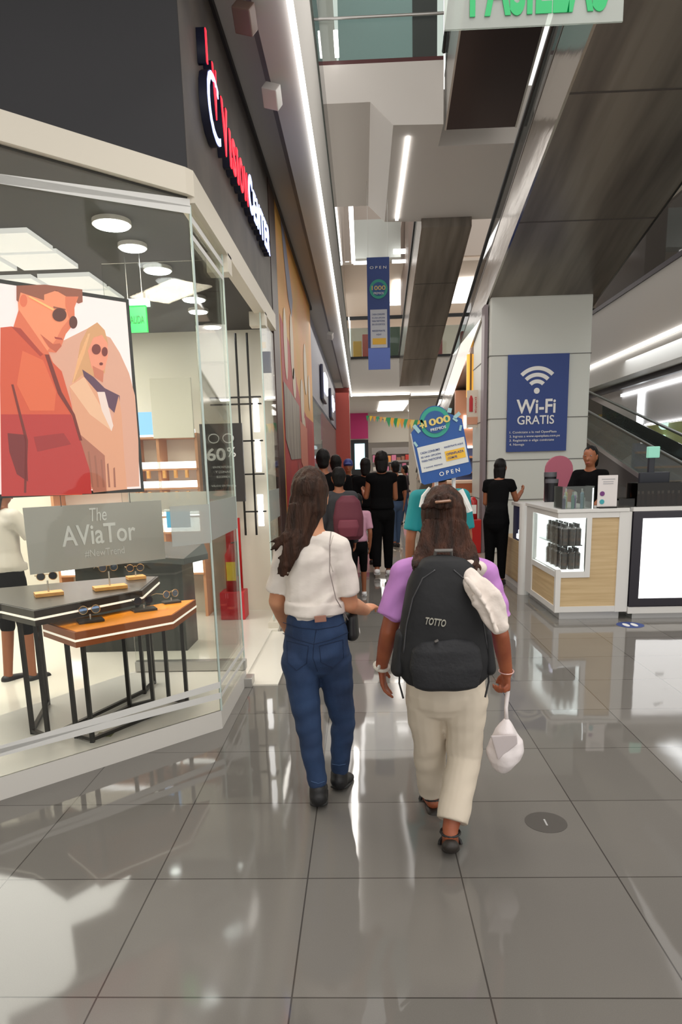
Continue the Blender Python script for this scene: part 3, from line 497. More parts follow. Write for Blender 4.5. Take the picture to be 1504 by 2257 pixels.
# ---------------------------------------------------------------- display tables
def dtable(label, plan, zt, th, top, body, feet, legx, loc):
    t = thing('display_table', label, 'table', loc)
    bm = NB(); prism(bm, [(x, y, zt-th) for x, y in plan], (0, 0, th)); obj('table_top', bm, body, t)
    c = sum((V((x, y, 0)) for x, y in plan), V())/len(plan)
    bm = NB(); prism(bm, [(c.x+(x-c.x)*.97, c.y+(y-c.y)*.97, zt) for x, y in plan], (0, 0, .002)); obj('surface', bm, top, t)
    bm = NB(); prism(bm, [(c.x+(x-c.x)*1.008, c.y+(y-c.y)*1.008, zt-th*.62) for x, y in plan], (0, 0, .012)); obj('light_strip', bm, mat('strip_cream', (.9, .85, .75), .4, e=(1, .93, .8), es=.5), t)
    for (x, y) in feet:
        bm = NB(); box(bm, (x-.011, y-.011, .12), (x+.011, y+.011, zt-th)); obj('leg', bm, blkmetal, t)
    for a, b in legx:
        bm = NB(); a = V((*feet[a], .13)); b = V((*feet[b], .13)); n = (b-a).normalized().cross(UP)*.011; prism(bm, [a-n, b-n, b+n, a+n], (0, 0, .02)); obj('foot_bar', bm, blkmetal, t)
    return t
plO = [(-1.88, 3.80), (-1.57, 3.52), (-1.15, 3.93), (-1.13, 4.42), (-1.27, 4.36), (-1.60, 3.98)]
orangeside = mat('orange_side', srgb(150, 78, 34), .45); 
dtable('low orange hexagonal display table with three dark glasses blocks in the window', plO, .765, .085, mat('orange_top', srgb(246, 150, 24), .4), orangeside, [(-1.67, 3.63), (-1.55, 3.56), (-1.30, 4.22), (-1.17, 4.18), (-1.52, 4.10), (-1.40, 4.20)], [(0, 1), (1, 3), (0, 4), (4, 5), (3, 2)], (-1.45, 3.85, .12))
plB = [(-2.62, 3.90), (-2.10, 3.78), (-1.80, 3.56), (-1.395, 4.15), (-1.46, 4.72), (-1.65, 4.75), (-2.6, 4.25)]
blksurf = mat('black_lacquer', srgb(52, 50, 46), .3)
dtable('higher black display table with orange blocks behind the orange one', plB, .88, .085, blksurf, mat('black_side', srgb(34, 30, 28), .4), [(-1.96, 3.70), (-1.82, 3.60), (-1.52, 4.40), (-1.52, 4.62), (-2.35, 3.88), (-2.1, 4.2)], [(0, 1), (1, 2), (3, 2), (0, 5)], (-1.9, 3.95, .12))
def block(label, c, sx, sy, h, m, z, stem=None):
    t = thing('display_block', label, 'display block', (c[0], c[1], z))
    bm = NB(); box(bm, (-sx/2, -sy/2, 0), (sx/2, sy/2, h), .002); bmesh.ops.rotate(bm, verts=bm.verts, matrix=Matrix.Rotation(math.radians(32), 3, 'Z')); bmesh.ops.translate(bm, verts=bm.verts, vec=(c[0], c[1], z)); obj('base', bm, m, t)
    if stem: bm = NB(); tube(bm, [(c[0], c[1], z+h), (c[0], c[1], z+h+stem)], .005, 8); obj('stem', bm, alu, t)
    return t
def specs(label, c, z, yaw, lens, frm, r=.024):
    t = thing('eyeglasses', label, 'glasses', (c[0], c[1], z)); R = Matrix.Rotation(yaw, 3, 'Z'); o = V((c[0], c[1], z))
    for s in (-1, 1):
        cc = [o+R@V((s*.034+r*math.cos(a), 0, .026+r*math.sin(a))) for a in [2*math.pi*k/16 for k in range(17)]]
        bm = NB(); tube(bm, cc, .0022, 6); f = obj('rim', bm, frm, t)
        bm = NB(); prism(bm, cc[:16], R@V((0, .001, 0))); obj('lens', bm, lens, t)
        bm = NB(); tube(bm, [o+R@V((s*.058, 0, .032)), o+R@V((s*.062, .07, .03)), o+R@V((s*.06, .13, .012))], .0022, 6); obj('temple', bm, frm, t)
    bm = NB(); tube(bm, [o+R@V((-.011, 0, .034)), o+R@V((0, 0, .038)), o+R@V((.011, 0, .034))], .002, 6); obj('bridge', bm, frm, t)
    return t
gold = mat('gold_frame', (.6, .4, .2), .3, .9); dlens = mat('dark_lens', (.02, .02, .03), .1); blens = glass('blue_lens', (.45, .6, .85), .8, .1); dkblk = mat('dark_block', srgb(44, 38, 32), .5)
def at(x, y, z): q = P(x, y, Z=z); return (q.x, q.y)
zB, zO = .883, .768
q = at(108, 1312, zB); block('orange block on the left of the black table', q, .16, .10, .022, orangelt, zB, .07); specs('dark sunglasses on the left orange block', q, zB+.092, .5, dlens, gold)
q = at(243, 1298, zB); block('long orange block in the middle of the black table', q, .20, .10, .022, orangelt, zB, .09); specs('round gold-rimmed glasses on the middle orange block', (q[0], q[1]), zB+.112, .6, blens, gold)
q = at(300, 1276, zB); block('small orange block at the right end of the black table', q, .12, .09, .022, orangelt, zB, .03); specs('tortoiseshell glasses on the right orange block', q, zB+.052, .4, dlens, gold)
q = at(200, 1370, zO); block('dark block on the left of the orange table', q, .14, .09, .014, dkblk, zO, .03); specs('blue-lensed round glasses on the left dark block', q, zO+.044, .5, blens, gold)
q = at(318, 1345, zO); block('dark block in the middle of the orange table', q, .14, .10, .014, dkblk, zO, .02); specs('black-rimmed glasses on the middle dark block', q, zO+.034, .6, dlens, blkmetal)
q = at(378, 1328, zO); block('dark block at the right end of the orange table', q, .11, .08, .012, dkblk, zO, .02); specs('pale gold-rimmed glasses on the right dark block', q, zO+.032, .9, blens, gold)
bm = NB(); q = P(232, 1618, Z=.125); box(bm, (q.x-.045, q.y-.03, .122), (q.x+.045, q.y+.03, .126)); tag(obj('floor_plate', bm, mat('moss_plate', srgb(120, 122, 84), .5)), 'small olive square lying on the window plinth', 'plate')
# ---------------------------------------------------------------- shop ceiling
dl = mat('downlight', (1, 1, 1), .5, e=(.95, .99, 1), es=14)
spots = [(-1.45, 4.32, .10, 'nearest'), (-1.47, 4.75, .08, 'second'), (-1.46, 5.27, .09, 'third'), (-1.41, 6.15, .09, 'fourth'), (-1.48, 6.6, .08, 'fifth'), (-1.50, 7.3, .08, 'last'), (-2.3, 7.2, .06, 'lone')]
for x, y, r_, w_ in spots:
    t = thing('downlight', {'lone': 'small round downlight over the back of the shop'}.get(w_, '%s round downlight of the row over the right side of the shop' % w_), 'ceiling light', (x, y, 3.04), 'round downlights in the shop ceiling')
    bm = NB(); cyl(bm, (x, y, 3.035), r_+.012, .03); obj('trim_ring', bm, white, t); bm = NB(); cyl(bm, (x, y, 3.028), r_, .01); obj('diffuser', bm, dl, t)
for i, (x, y) in enumerate(((-2.62, 4.55), (-2.18, 4.55), (-2.62, 4.95), (-2.18, 4.95), (-2.62, 5.5), (-2.18, 5.5), (-2.62, 5.9), (-2.18, 5.9))):
    lb = '%s ceiling panel in the %s row of the shop, counted away from the window' % (('right', 'left')[x < -2.4], ('first', 'second', 'third', 'fourth')[i//2])
    t = thing('ceiling_panel', lb, 'light panel', (x, y, 3.04), 'square white panels in the shop ceiling')
    bm = NB(); box(bm, (x-.195, y-.175, 3.03), (x+.195, y+.175, 3.06)); obj('panel', bm, mat('panel_lit', (.6, .6, .58), .5, e=(1, .98, .94), es=.45), t)
# ---------------------------------------------------------------- back of the shop
t = thing('display_shelving', 'wooden lit wall shelving with eyewear at the back of the shop', 'shelves', (-2.2, 7.5, .03)); wo = mat('shelf_wood', srgb(196, 140, 100), .5); litw = mat('shelf_lit', (1, 1, 1), .4, e=(1, .98, 1), es=2.2)
for x in (-3.35, -2.42, -2.16, -1.75): bm = NB(); box(bm, (x-.015, 7.3, .03), (x+.015, 7.6, 2.0)); obj('upright', bm, wo, t)
for z in (.5, .95, 1.12, 1.42, 1.62, 1.95):
    bm = NB(); box(bm, (-3.35, 7.28, z), (-1.75, 7.6, z+.02)); s_ = obj('shelf', bm, wo, t); bm = NB(); box(bm, (-3.34, 7.30, z+.02), (-1.76, 7.34, z+(.09 if z > 1 else .2))); obj('lit_riser', bm, litw, t)
t2 = 0
for z in (.74, 1.32, 1.54):
    for x in (-2.36, -2.27, -2.1, -1.98, -1.86): bm = NB(); box(bm, (x-.015, 7.25, z+.0), (x+.015, 7.3, z+.08), .003); t2 += 1; obj('glasses_holder', bm, orangelt, t)
bm = NB(); box(bm, (-2.42, 7.26, 1.99), (-2.18, 7.3, 2.22)); obj('blue_header', bm, mat('blue_header', srgb(120, 170, 230), .5, e=srgb(120, 170, 230), es=.8), t)
bm = NB(); box(bm, (-2.1, 7.22, 1.02), (-1.85, 7.25, 1.2)); obj('blue_card', bm, mat('blue_card', srgb(70, 150, 190), .5, e=srgb(70, 150, 190), es=.4), t)
bm = NB(); box(bm, (-2.18, 7.24, 1.95), (-1.75, 7.28, 2.55), .005); tag(obj('wall_cabinet', bm, wallcream), 'plain cream cupboard above the lit shelving', 'cabinet')
t = thing('sale_poster', 'black 60% sale poster with white glasses drawing', 'poster', (-1.47, 7.2, 1.28))
bm = NB(); box(bm, (-1.68, 7.2, 1.28), (-1.24, 7.24, 2.08)); obj('sheet', bm, mat('poster_black', (.035, .03, .03), .4), t)
txt('60', (-1.52, 7.195, 1.77), XR, UP, .13, wtxt, 'lettering', t, .002, .02, .20); txt('%', (-1.36, 7.195, 1.79), XR, UP, .10, wtxt, 'lettering', t, .002, .01, .09)
for k in (-1, 1):
    bm = NB(); tube(bm, [(-1.46+k*.075+.055*math.cos(a), 7.19, 1.93+.045*math.sin(a)) for a in [2*math.pi*j/16 for j in range(17)]], .006, 6); obj('glasses_drawing', bm, wtxt, t)
for i, (s, wd) in enumerate((('EN MONTURAS', .20), ('Y LUNAS', .16), ('SELECCIONADAS', .14), ('VÁLIDO EN TIENDA', .26))): txt(s, (-1.46, 7.195, 1.64-i*.05-(.04 if i == 3 else 0)), XR, UP, .022, wtxt, 'lettering', t, .002, 0, wd)
t = thing('counter', 'dark counter with a slanted top inside the shop', 'counter', (-1.95, 5.9, .03))
bm = NB(); prism(bm, [(-2.6, 5.75, .9), (-1.55, 5.75, .82), (-1.42, 6.1, .82), (-1.5, 6.3, .9), (-2.6, 6.3, .95)], (0, 0, .05)); obj('worktop', bm, mat('counter_top', srgb(78, 82, 82), .3), t)
bm = NB(); box(bm, (-2.55, 5.85, .03), (-1.6, 6.25, .83)); obj('body', bm, mat('counter_body', srgb(58, 60, 58), .4), t)
t = thing('fire_extinguisher', 'red fire extinguisher with a yellow label inside the shop entrance', 'fire extinguisher', (-1.42, 7.2, .33)); redm = mat('ext_red', srgb(176, 30, 30), .3)
bm = NB(); loft(bm, [(-1.42, 7.2, .33, .075, .075), (-1.42, 7.2, .72, .075, .075), (-1.42, 7.2, .80, .03, .03), (-1.42, 7.2, .84, .025, .025)]); obj('cylinder', bm, redm, t, True)
bm = NB(); box(bm, (-1.47, 7.12, .45), (-1.37, 7.13, .65)); obj('yellow_label', bm, mat('ext_yellow', srgb(220, 190, 60), .5), t); bm = NB(); tube(bm, [(-1.42, 7.2, .84), (-1.36, 7.18, .86), (-1.34, 7.14, .7), (-1.35, 7.12, .5)], .01, 8); obj('hose', bm, black, t)
t = thing('extinguisher_stand', 'red box stand under the fire extinguisher inside the shop', 'stand', (-1.42, 7.2, .03)); bm = NB(); box(bm, (-1.55, 7.08, .03), (-1.29, 7.34, .33), .01); obj('box', bm, mat('stand_red', srgb(200, 40, 50), .4), t); bm = NB(); box(bm, (-1.50, 7.33, .33), (-1.34, 7.36, 1.1)); obj('back_plate', bm, redm, t)
# shelf lightboxes near the entrance
t = thing('wall_rack', 'slim black wall rack with upright light tubes beside the shop entrance', 'rack', (-1.15, 7.4, .9))
for x in (-1.30, -1.18): bm = NB(); tube(bm, [(x, 7.45, .9), (x, 7.45, 3.0)], .012, 8); obj('upright', bm, blkmetal, t)
for z in (1.15, 1.55, 1.9, 2.28, 2.35): bm = NB(); box(bm, (-1.6 if z > 2 else -1.3, 7.42, z), (-1.06, 7.46, z+.015)); obj('crossbar', bm, blkmetal, t)
for z in (1.0, 1.58, 2.0): bm = NB(); tube(bm, [(-1.12, 7.44, z), (-1.12, 7.44, z+.34)], .032, 12); obj('light_tube', bm, led, t)
t = thing('exit_sign', 'small green exit sign with a lit top hanging in the shop', 'sign', (-1.52, 4.9, 2.5)); gr = mat('exit_green', srgb(30, 190, 80), .4, e=srgb(30, 190, 80), es=.8)
bm = NB(); box(bm, (-1.60, 4.9, 2.55), (-1.46, 4.93, 2.72)); obj('plate', bm, gr, t); bm = NB(); box(bm, (-1.62, 4.88, 2.72), (-1.44, 4.95, 2.76)); obj('lamp_housing', bm, mat('lamp_house', (.8, .9, .92), .4, e=(.8, .95, 1), es=.7), t)
for x in (-1.58, -1.48): bm = NB(); tube(bm, [(x, 4.91, 2.76), (x, 4.91, 3.06)], .003, 6); obj('cable', bm, alu, t)
txt('SALIDA', (-1.53, 4.897, 2.63), XR, UP, .05, mat('exit_dark', srgb(10, 110, 50), .4), 'lettering', t, .002, 0, .11)
# fixtures on the soffit
for (px, py, nm) in ((540, 40, 'nearest'), (600, 212, 'second'), (728, 740, 'farthest')):
    q = P(px, py, X=-.82) if nm != 'farthest' else P(px, py, X=-.75)
    k = (4.30-HC)/(q.z-HC) if q.z > 4.3 else 1; q = V((q.x*k, q.y*k, HC+(q.z-HC)*k)); 
    t = thing('spotlight', {'nearest': 'brownish box spotlight hanging under the soffit, nearest of the row', 'second': 'white box spotlight under the soffit beside the shop sign', 'farthest': 'small white spotlight far along the soffit by the mural end'}[nm], 'spotlight', q, 'spotlights under the soffit'); s = .06
    bm = NB(); box(bm, (-s, -s*1.2, -s*.7), (s, s*1.2, s*.7), .008); bmesh.ops.rotate(bm, verts=bm.verts, matrix=Matrix.Rotation(-.6, 3, 'X') @ Matrix.Rotation(.4, 3, 'Y')); bmesh.ops.translate(bm, verts=bm.verts, vec=q); obj('lamp_head', bm, mat('spot_brown', srgb(112, 90, 80), .4) if nm == 'nearest' else mat('spot_white', (.62, .6, .57), .4), t)
    bm = NB(); tube(bm, [q, q+V((0, 0, .1)), V((q.x, q.y, 4.53))], .012, 8); obj('bracket', bm, mat('bracket_grey', (.3, .29, .28), .4), t)
# ---------------------------------------------------------------- perfume kiosk
KX, KY = 1.95, 6.93
kw = mat('kiosk_white', (.70, .69, .67), .3); kl = mat('kiosk_light', (1, 1, 1), .4, e=(.90, .98, 1), es=1.5)
t = thing('kiosk', 'white and light-wood corner kiosk with a lit perfume niche', 'kiosk', (2.6, 7.6, 0))
bm = NB(); box(bm, (KX+.06, KY+.05, 0), (2.62, 8.25, .08)); obj('toe_kick', bm, mat('kick_grey', (.5, .5, .5), .3, .4), t)
bm = NB()
box(bm, (KX+.001, KY+.001, .081), (2.679, KY+.03, .14)); box(bm, (KX+.001, KY+.0015, .0805), (KX+.03, 8.2, .1405)); box(bm, (KX-.002, KY-.002, .079), (KX+.05, KY+.05, .52)); box(bm, (2.56, KY-.003, .078), (2.682, KY+.05, 1.099))
box(bm, (KX+.002, KY+.002, .441), (2.26, KY+.03, .501)); box(bm, (KX+.0025, KY+.003, .4405), (KX+.03, 8.2, .5005)); box(bm, (2.24, KY-.001, .442), (2.29, KY+.05, 1.098)); box(bm, (KX-.001, 7.95, .082), (KX+.05, 8.25, 1.097)); box(bm, (KX+.0005, KY+.0005, 1.045), (2.678, KY+.05, 1.0985)); box(bm, (KX+.0015, KY+.001, 1.046), (KX+.05, 8.2, 1.0975))
obj('frame', bm, kw, t)
bm = NB(); box(bm, (KX+.05, KY+.012, .14), (2.24, KY+.03, .44)); box(bm, (2.24, KY+.012, .14), (2.56, KY+.03, 1.045)); obj('front_panel', bm, wood, t)
bm = NB(); box(bm, (KX+.012, KY+.05, .14), (KX+.03, 7.95, .44)); obj('side_panel', bm, wood, t)
bm = NB(); box(bm, (KX-.01, KY-.01, 1.10), (2.655, 7.45, 1.135), .004); box(bm, (KX-.01, 7.45, 1.10), (2.45, 8.3, 1.135), .004); obj('worktop', bm, kw, t)
bm = NB(); box(bm, (KX+.04, KY+.04, .50), (2.26, 7.95, .515)); box(bm, (2.24, KY+.06, .51), (2.255, 7.95, 1.045)); box(bm, (KX+.05, 7.93, .51), (2.25, 7.945, 1.045)); box(bm, (KX+.04, KY+.04, 1.03), (2.25, 7.95, 1.042)); obj('lit_niche', bm, kl, t)
bm = NB(); box(bm, (KX+.06, KY+.08, .755), (2.23, 7.9, .765)); obj('glass_shelf', bm, g_rail, t)
bm = NB(); box(bm, (KX+.003, KY+.02, .51), (KX+.008, 7.95, 1.04)); box(bm, (KX+.02, KY+.003, .51), (2.24, KY+.008, 1.04)); obj('niche_glass', bm, g_clear, t)
bm = NB(); box(bm, (2.3, 7.4, .08), (2.66, 8.2, 1.08)); obj('back_body', bm, kw, t)
bottle0 = None; smoke = mat('dark_bottle', srgb(52, 58, 60), .15, var=(20, srgb(86, 70, 62))); cap = mat('bottle_cap', (.015, .015, .015), .3)
def bottle(x, y, z, label, group, src=None, k=1, m=None, h=.105):
    t = thing('perfume_bottle', label, 'bottle', (x, y, z), group)
    bm = NB(); loft(bm, [(x, y, z, .020*k, .020*k), (x, y, z+h*.75, .021*k, .021*k), (x, y, z+h*.82, .012*k, .012*k)], 12, 3); obj('flask', bm, m or smoke, t)
    bm = NB(); loft(bm, [(x, y, z+h*.82, .011*k, .011*k), (x, y, z+h, .011*k, .011*k)], 10); obj('cap', bm, cap if not m else kw, t); return t
def dup(root, loc, label=None, group=None):
    r = root.copy(); COL.objects.link(r); d = V(loc)-root.location; r.location = loc
    if label: r['label'] = label
    if group: r['group'] = group
    for ch in list(root.children):
        c = ch.copy(); COL.objects.link(c); mi = ch.matrix_parent_inverse.copy(); c.parent = r; c.matrix_parent_inverse = mi
        for g in ch.children: q = g.copy(); COL.objects.link(q); q.parent = c
    return r
b0 = None
for zi, z in enumerate((.766, .516)):
    for i in range(7):
        y = 7.03+i*.095; x = 2.05+(i % 2)*.010
        for j in range(2):
            lb = 'dark perfume bottle on the %s shelf of the lit kiosk niche' % ('upper', 'lower')[zi]; gp = 'perfume bottles on the %s niche shelf' % ('upper', 'lower')[zi]
            if b0 is None: b0 = bottle(x, y, z, lb, gp, k=1.6, h=.215)
            else: dup(b0, (x+j*.075, y, z), lb, gp)
for zi, z in enumerate((.766, .516)):
    for i in range(3): dup(b0, (2.19+i*.004, 7.05+i*.08, z), 'dark perfume bottle standing at the right end of the %s niche shelf' % ('upper', 'lower')[zi], 'bottles at the right of the %s niche shelf' % ('upper', 'lower')[zi])
# lit screen unit
t = thing('screen_unit', 'large lit white screen in a black frame on the kiosk front', 'screen', (3.2, KY, 0))
bm = NB(); box(bm, (2.69, KY-.03, .13), (3.75, KY+.25, 1.10), .01); obj('casing', bm, mat('screen_frame', srgb(30, 26, 38), .25), t)
bm = NB(); box(bm, (2.78, KY-.036, .22), (3.66, KY-.03, 1.03)); obj('display', bm, mat('screen_white', (1, 1, 1), .3, e=(1, 1, 1), es=1.25), t)
gm = mat('screen_grey', (.5, .5, .5), .4, e=(.6, .6, .6), es=1)
for pts in ([(2.99, .90), (3.02, .93), (3.10, .90), (3.10, .885)], [(2.99, .56), (3.0, .60), (3.08, .60), (3.09, .56)], [(3.08, .74), (3.11, .76), (3.15, .745), (3.11, .75)]):
    bm = NB(); prism(bm, [(x, KY-.038, z) for x, z in pts], (0, .001, 0)); obj('grey_mark', bm, gm, t)
bm = NB(); box(bm, (2.686, KY-.022, .06), (3.78, KY+.24, .129)); obj('lower_rail', bm, kw, t); bm = NB(); box(bm, (2.686, KY-.022, 1.101), (3.78, KY+.24, 1.14)); obj('upper_rail', bm, kw, t); bm = NB(); box(bm, (2.75, KY+.03, 0), (3.7, KY+.2, .06)); obj('toe_kick', bm, mat('kick_grey', (.5, .5, .5), .3, .4), t)
t = thing('kiosk_wing', 'white and wood kiosk section behind the rounded white post', 'kiosk', (2.1, 9.0, 0))
bm = NB(); tube(bm, [(1.97, 8.42, 0), (1.97, 8.42, 1.12)], .07, 16); obj('round_post', bm, kw, t); bm = NB(); box(bm, (1.98, 8.45, .08), (2.5, 9.8, .62), .01); obj('body', bm, wood, t); bm = NB(); box(bm, (1.99, 8.45, .0), (2.5, 9.78, .08)); obj('base', bm, kw, t)
bm = NB(); box(bm, (1.97, 8.42, 1.06), (2.5, 9.2, 1.10)); obj('worktop', bm, kw, t); bm = NB(); box(bm, (1.985, 8.5, .62), (2.02, 9.15, 1.06)); obj('blue_display', bm, mat('blue_disp', srgb(30, 40, 84), .4), t)
for z, y in ((.98, 8.62), (.84, 8.66), (.74, 8.7), (.68, 8.8)): bm = NB(); box(bm, (1.97, y-.05, z-.03), (1.985, y+.08, z+.03), .01); obj('lit_mark', bm, kl, t)
# things on the kiosk
t = thing('card_holder', 'white upright info card with purple and teal round marks on the kiosk top', 'card', (2.44, 6.98, 1.135))
bm = NB(); box(bm, (2.345, 6.97, 1.15), (2.54, 6.985, 1.46), .006); obj('card', bm, mat('card_white', (.72, .68, .67), .4), t); bm = NB(); box(bm, (2.36, 6.93, 1.135), (2.53, 7.03, 1.15), .003); obj('foot', bm, blkmetal, t)
for x, z, m_ in ((2.39, 1.28, mat('purple_mark', srgb(110, 50, 120), .5)), (2.39, 1.20, mat('teal_mark', srgb(60, 160, 170), .5))): bm = NB(); cyl(bm, (x, 6.966, z), .024, .004, 18, 'y'); obj('round_mark', bm, m_, t)
for z, wd in ((1.42, .13), (1.395, .10), (1.375, .10)): bm = NB(); box(bm, (2.445-wd/2, 6.967, z), (2.445+wd/2, 6.97, z+.007)); obj('text_line', bm, mat('grey_text', (.4, .4, .42), .5), t)
cols = [srgb(90, 60, 130), srgb(200, 210, 215), srgb(210, 200, 120), srgb(120, 190, 180), srgb(40, 70, 130), srgb(170, 130, 190), srgb(150, 190, 215), srgb(60, 120, 90), srgb(225, 225, 230)]
nm_ = ['purple', 'silver', 'yellow', 'mint', 'dark blue', 'lilac', 'pale blue', 'green', 'white']
for i in range(9):
    x = 2.02+i*.030; y = 7.00+(i % 3)*.07; h = (.13, .16, .2, .17)[i % 4]
    tt = bottle(x, y, 1.135, '%s perfume box-bottle in the cluster on the kiosk corner' % nm_[i], 'bottles clustered on the kiosk corner', k=.75, m=mat('box_'+nm_[i].replace(' ', '_'), cols[i], .25), h=h)
t = thing('glass_case', 'low clear glass tray case around the bottles on the kiosk corner', 'display case', (2.16, 7.05, 1.135))
for a, b in (((1.99, 6.96, 1.136), (2.31, 6.964, 1.36)), ((1.99, 6.96, 1.136), (1.994, 7.25, 1.36)), ((2.306, 6.96, 1.136), (2.31, 7.25, 1.36))): bm = NB(); box(bm, a, b); obj('pane', bm, g_rail, t)
bm = NB(); box(bm, (2.29, 6.955, 1.136), (2.30, 6.96, 1.34)); obj('lit_edge', bm, kl, t)
for i, (x0, x1, lb) in enumerate(((2.56, 2.72, 'low smoked glass tray beside the white info card'), (2.74, 3.6, 'long smoked glass case of brown bottles on the kiosk top'))):
    t = thing('display_case', lb, 'display case', ((x0+x1)/2, 7.1, 1.14))
    z1 = 1.22 if i == 0 else 1.37
    for a, b in (((x0, 6.98, 1.141), (x1, 6.985, z1)), ((x0, 6.98, 1.141), (x0+.005, 7.25, z1)), ((x0, 6.98, z1), (x1, 7.25, z1+.005)), ((x1-.005, 6.98, 1.141), (x1, 7.25, z1))): bm = NB(); box(bm, a, b); obj('pane', bm, glass('smoked', (.5, .48, .45), .8), t)
    bm = NB(); box(bm, (x0, 7.26, 1.141), (x1, 7.28, z1)); obj('back', bm, mat('case_back', srgb(60, 52, 46), .5), t)
brown_b = mat('brown_bottle', srgb(96, 60, 46), .2)
bb = None
for i in range(16):
    x = 2.78+i*.05
    if bb is None: bb = bottle(x, 7.05, 1.141, 'small brown bottle standing in the long glass case', 'brown bottles in the glass case', m=brown_b, h=.15)
    else: dup(bb, (x, 7.05+(i % 2)*.02, 1.141), 'small brown bottle standing in the long glass case', 'brown bottles in the glass case')
t = thing('payment_terminal', 'dark monitor with a box below on the far side of the kiosk', 'monitor', (3.1, 7.6, 1.0)); dk = mat('dark_blue_plastic', srgb(28, 32, 42), .4)
bm = NB(); box(bm, (2.98, 7.55, 1.30), (3.30, 7.60, 1.47), .01); obj('screen', bm, dk, t); bm = NB(); box(bm, (3.08, 7.57, 1.0), (3.14, 7.62, 1.65), .005); obj('column', bm, dk, t); bm = NB(); box(bm, (3.06, 7.55, 1.62), (3.18, 7.62, 1.74), .01); obj('teal_light', bm, mat('teal_lamp', srgb(130, 190, 170), .4, e=srgb(130, 190, 170), es=.4), t)
t = thing('back_counter', 'grey low counter at the far side of the kiosk', 'counter', (3.2, 8.1, 0)); bm = NB(); box(bm, (2.75, 7.5, 0), (4.2, 8.0, 1.0)); obj('body', bm, mat('kiosk_grey', (.25, .24, .24), .4), t); bm = NB(); box(bm, (2.73, 7.48, 1.0), (4.2, 8.02, 1.03)); obj('worktop', bm, kw, t)
# pots and pink chair
for i, (x, y, z, r_, h, lb) in enumerate(((2.30, 8.5, 1.10, .075, .30, 'large black canister on the kiosk wing, in front'), (2.36, 8.8, 1.10, .075, .38, 'tall black canister with a grey lid behind the front one'))):
    t = thing('canister', lb, 'canister', (x, y, z)); bm = NB(); loft(bm, [(x, y, z, r_*.85, r_*.85), (x, y, z+h*.85, r_, r_)]); obj('body', bm, mat('canister_black', srgb(26, 26, 32), .3), t); bm = NB(); loft(bm, [(x, y, z+h*.85, r_*1.04, r_*1.04), (x, y, z+h, r_*1.04, r_*1.04)]); obj('lid', bm, mat('lid_grey', srgb(92, 92, 98), .3), t)
t = thing('chair', 'pink chair with a rounded back standing behind the kiosk', 'chair', (2.86, 9.7, 0)); pk = mat('pink_velvet', srgb(176, 96, 116), .7)
cx_ = 2.78
bm = NB(); pts = [(cx_-.19, 9.9, .5), (cx_+.19, 9.9, .5), (cx_+.19, 9.9, 1.45)]+[(cx_+.19*math.cos(a), 9.9, 1.5+.19*math.sin(a)) for a in [math.pi*k/12 for k in range(13)]]; prism(bm, pts, (0, .07, 0)); obj('backrest', bm, pk, t)
bm = NB(); box(bm, (cx_-.22, 9.45, .45), (cx_+.22, 9.95, .55), .03); obj('seat', bm, pk, t)
for a in (-1, 1):
    for b in (0, 1): bm = NB(); tube(bm, [(cx_+a*.18, 9.5+b*.4, 0), (cx_+a*.18, 9.5+b*.4, .46)], .015, 8); obj('leg', bm, blkmetal, t)
# floor marks
t = thing('floor_sticker', 'blue round footprint sticker on the floor before the kiosk', 'sticker', (2.62, 6.65, .001)); bm = NB(); cyl(bm, (2.62, 6.66, .0005), .13, .001, 28); obj('disc', bm, navy, t)
for s in (-1, 1): bm = NB(); loft(bm, [(2.62+s*.04, 6.66, .0018, .028, .07), (2.62+s*.04, 6.66, .0022, .028, .07)]); obj('footprint', bm, wtxt, t)
t = thing('floor_cover', 'round dark metal floor cover set in the tiles', 'manhole cover', (.80, 2.86, 0)); bm = NB(); cyl(bm, (.80, 2.86, .0003), .093, .001, 36); obj('disc', bm, mat('cover', srgb(84, 80, 76), .5, .3), t); bm = NB(); box(bm, (.794, 2.83, .0015), (.802, 2.885, .0022)); obj('slot', bm, mat('slot', (.4, .4, .4), .4), t)
# ---------------------------------------------------------------- behind the pillar: shop, extinguisher
t = thing('snack_counter', 'red-brown wooden counter with glass top left of the pillar', 'counter', (2.0, 13.6, 0))
bm = NB(); box(bm, (1.72, 14.5, 0), (3.6, 15.5, .95)); obj('body', bm, brownwood, t); bm = NB(); box(bm, (1.68, 14.45, .95), (3.6, 15.5, 1.02)); box(bm, (1.68, 14.45, 1.22), (3.6, 15.5, 1.27)); obj('worktop', bm, mat('counter_cream', srgb(226, 196, 170), .4), t)
bm = NB(); box(bm, (1.7, 14.46, 1.02), (3.55, 14.48, 1.22)); obj('front_glass', bm, mat('copper_front', srgb(170, 96, 60), .3), t)
t = thing('shop_fascia', 'salmon shop fascia with a glowing white name left of the pillar', 'sign', (2.9, 16.6, 2.2))
bm = NB(); box(bm, (2.2, 16.6, 2.0), (4.4, 16.8, 3.3)); obj('board', bm, mat('salmon', srgb(206, 150, 122), .5), t); txt('lova', (2.66, 16.58, 2.58), XR, UP, .30, led, 'lettering', t, .03, .04, .55)
bm = NB(); box(bm, (2.2, 16.55, 1.98), (4.4, 16.6, 2.03)); obj('light_strip', bm, led, t)
t = thing('back_bar', 'blue and copper back bar under the salmon fascia', 'shelves', (2.9, 16.9, 0)); bm = NB(); box(bm, (2.2, 16.9, 0), (4.4, 17.1, 2.0)); obj('panel', bm, mat('blue_panel', srgb(104, 124, 176), .5), t)
for z in (1.05, 1.4, 1.75): bm = NB(); box(bm, (2.2, 16.7, z), (4.4, 16.9, z+.05)); obj('shelf', bm, mat('copper_shelf', srgb(214, 150, 110), .4), t)
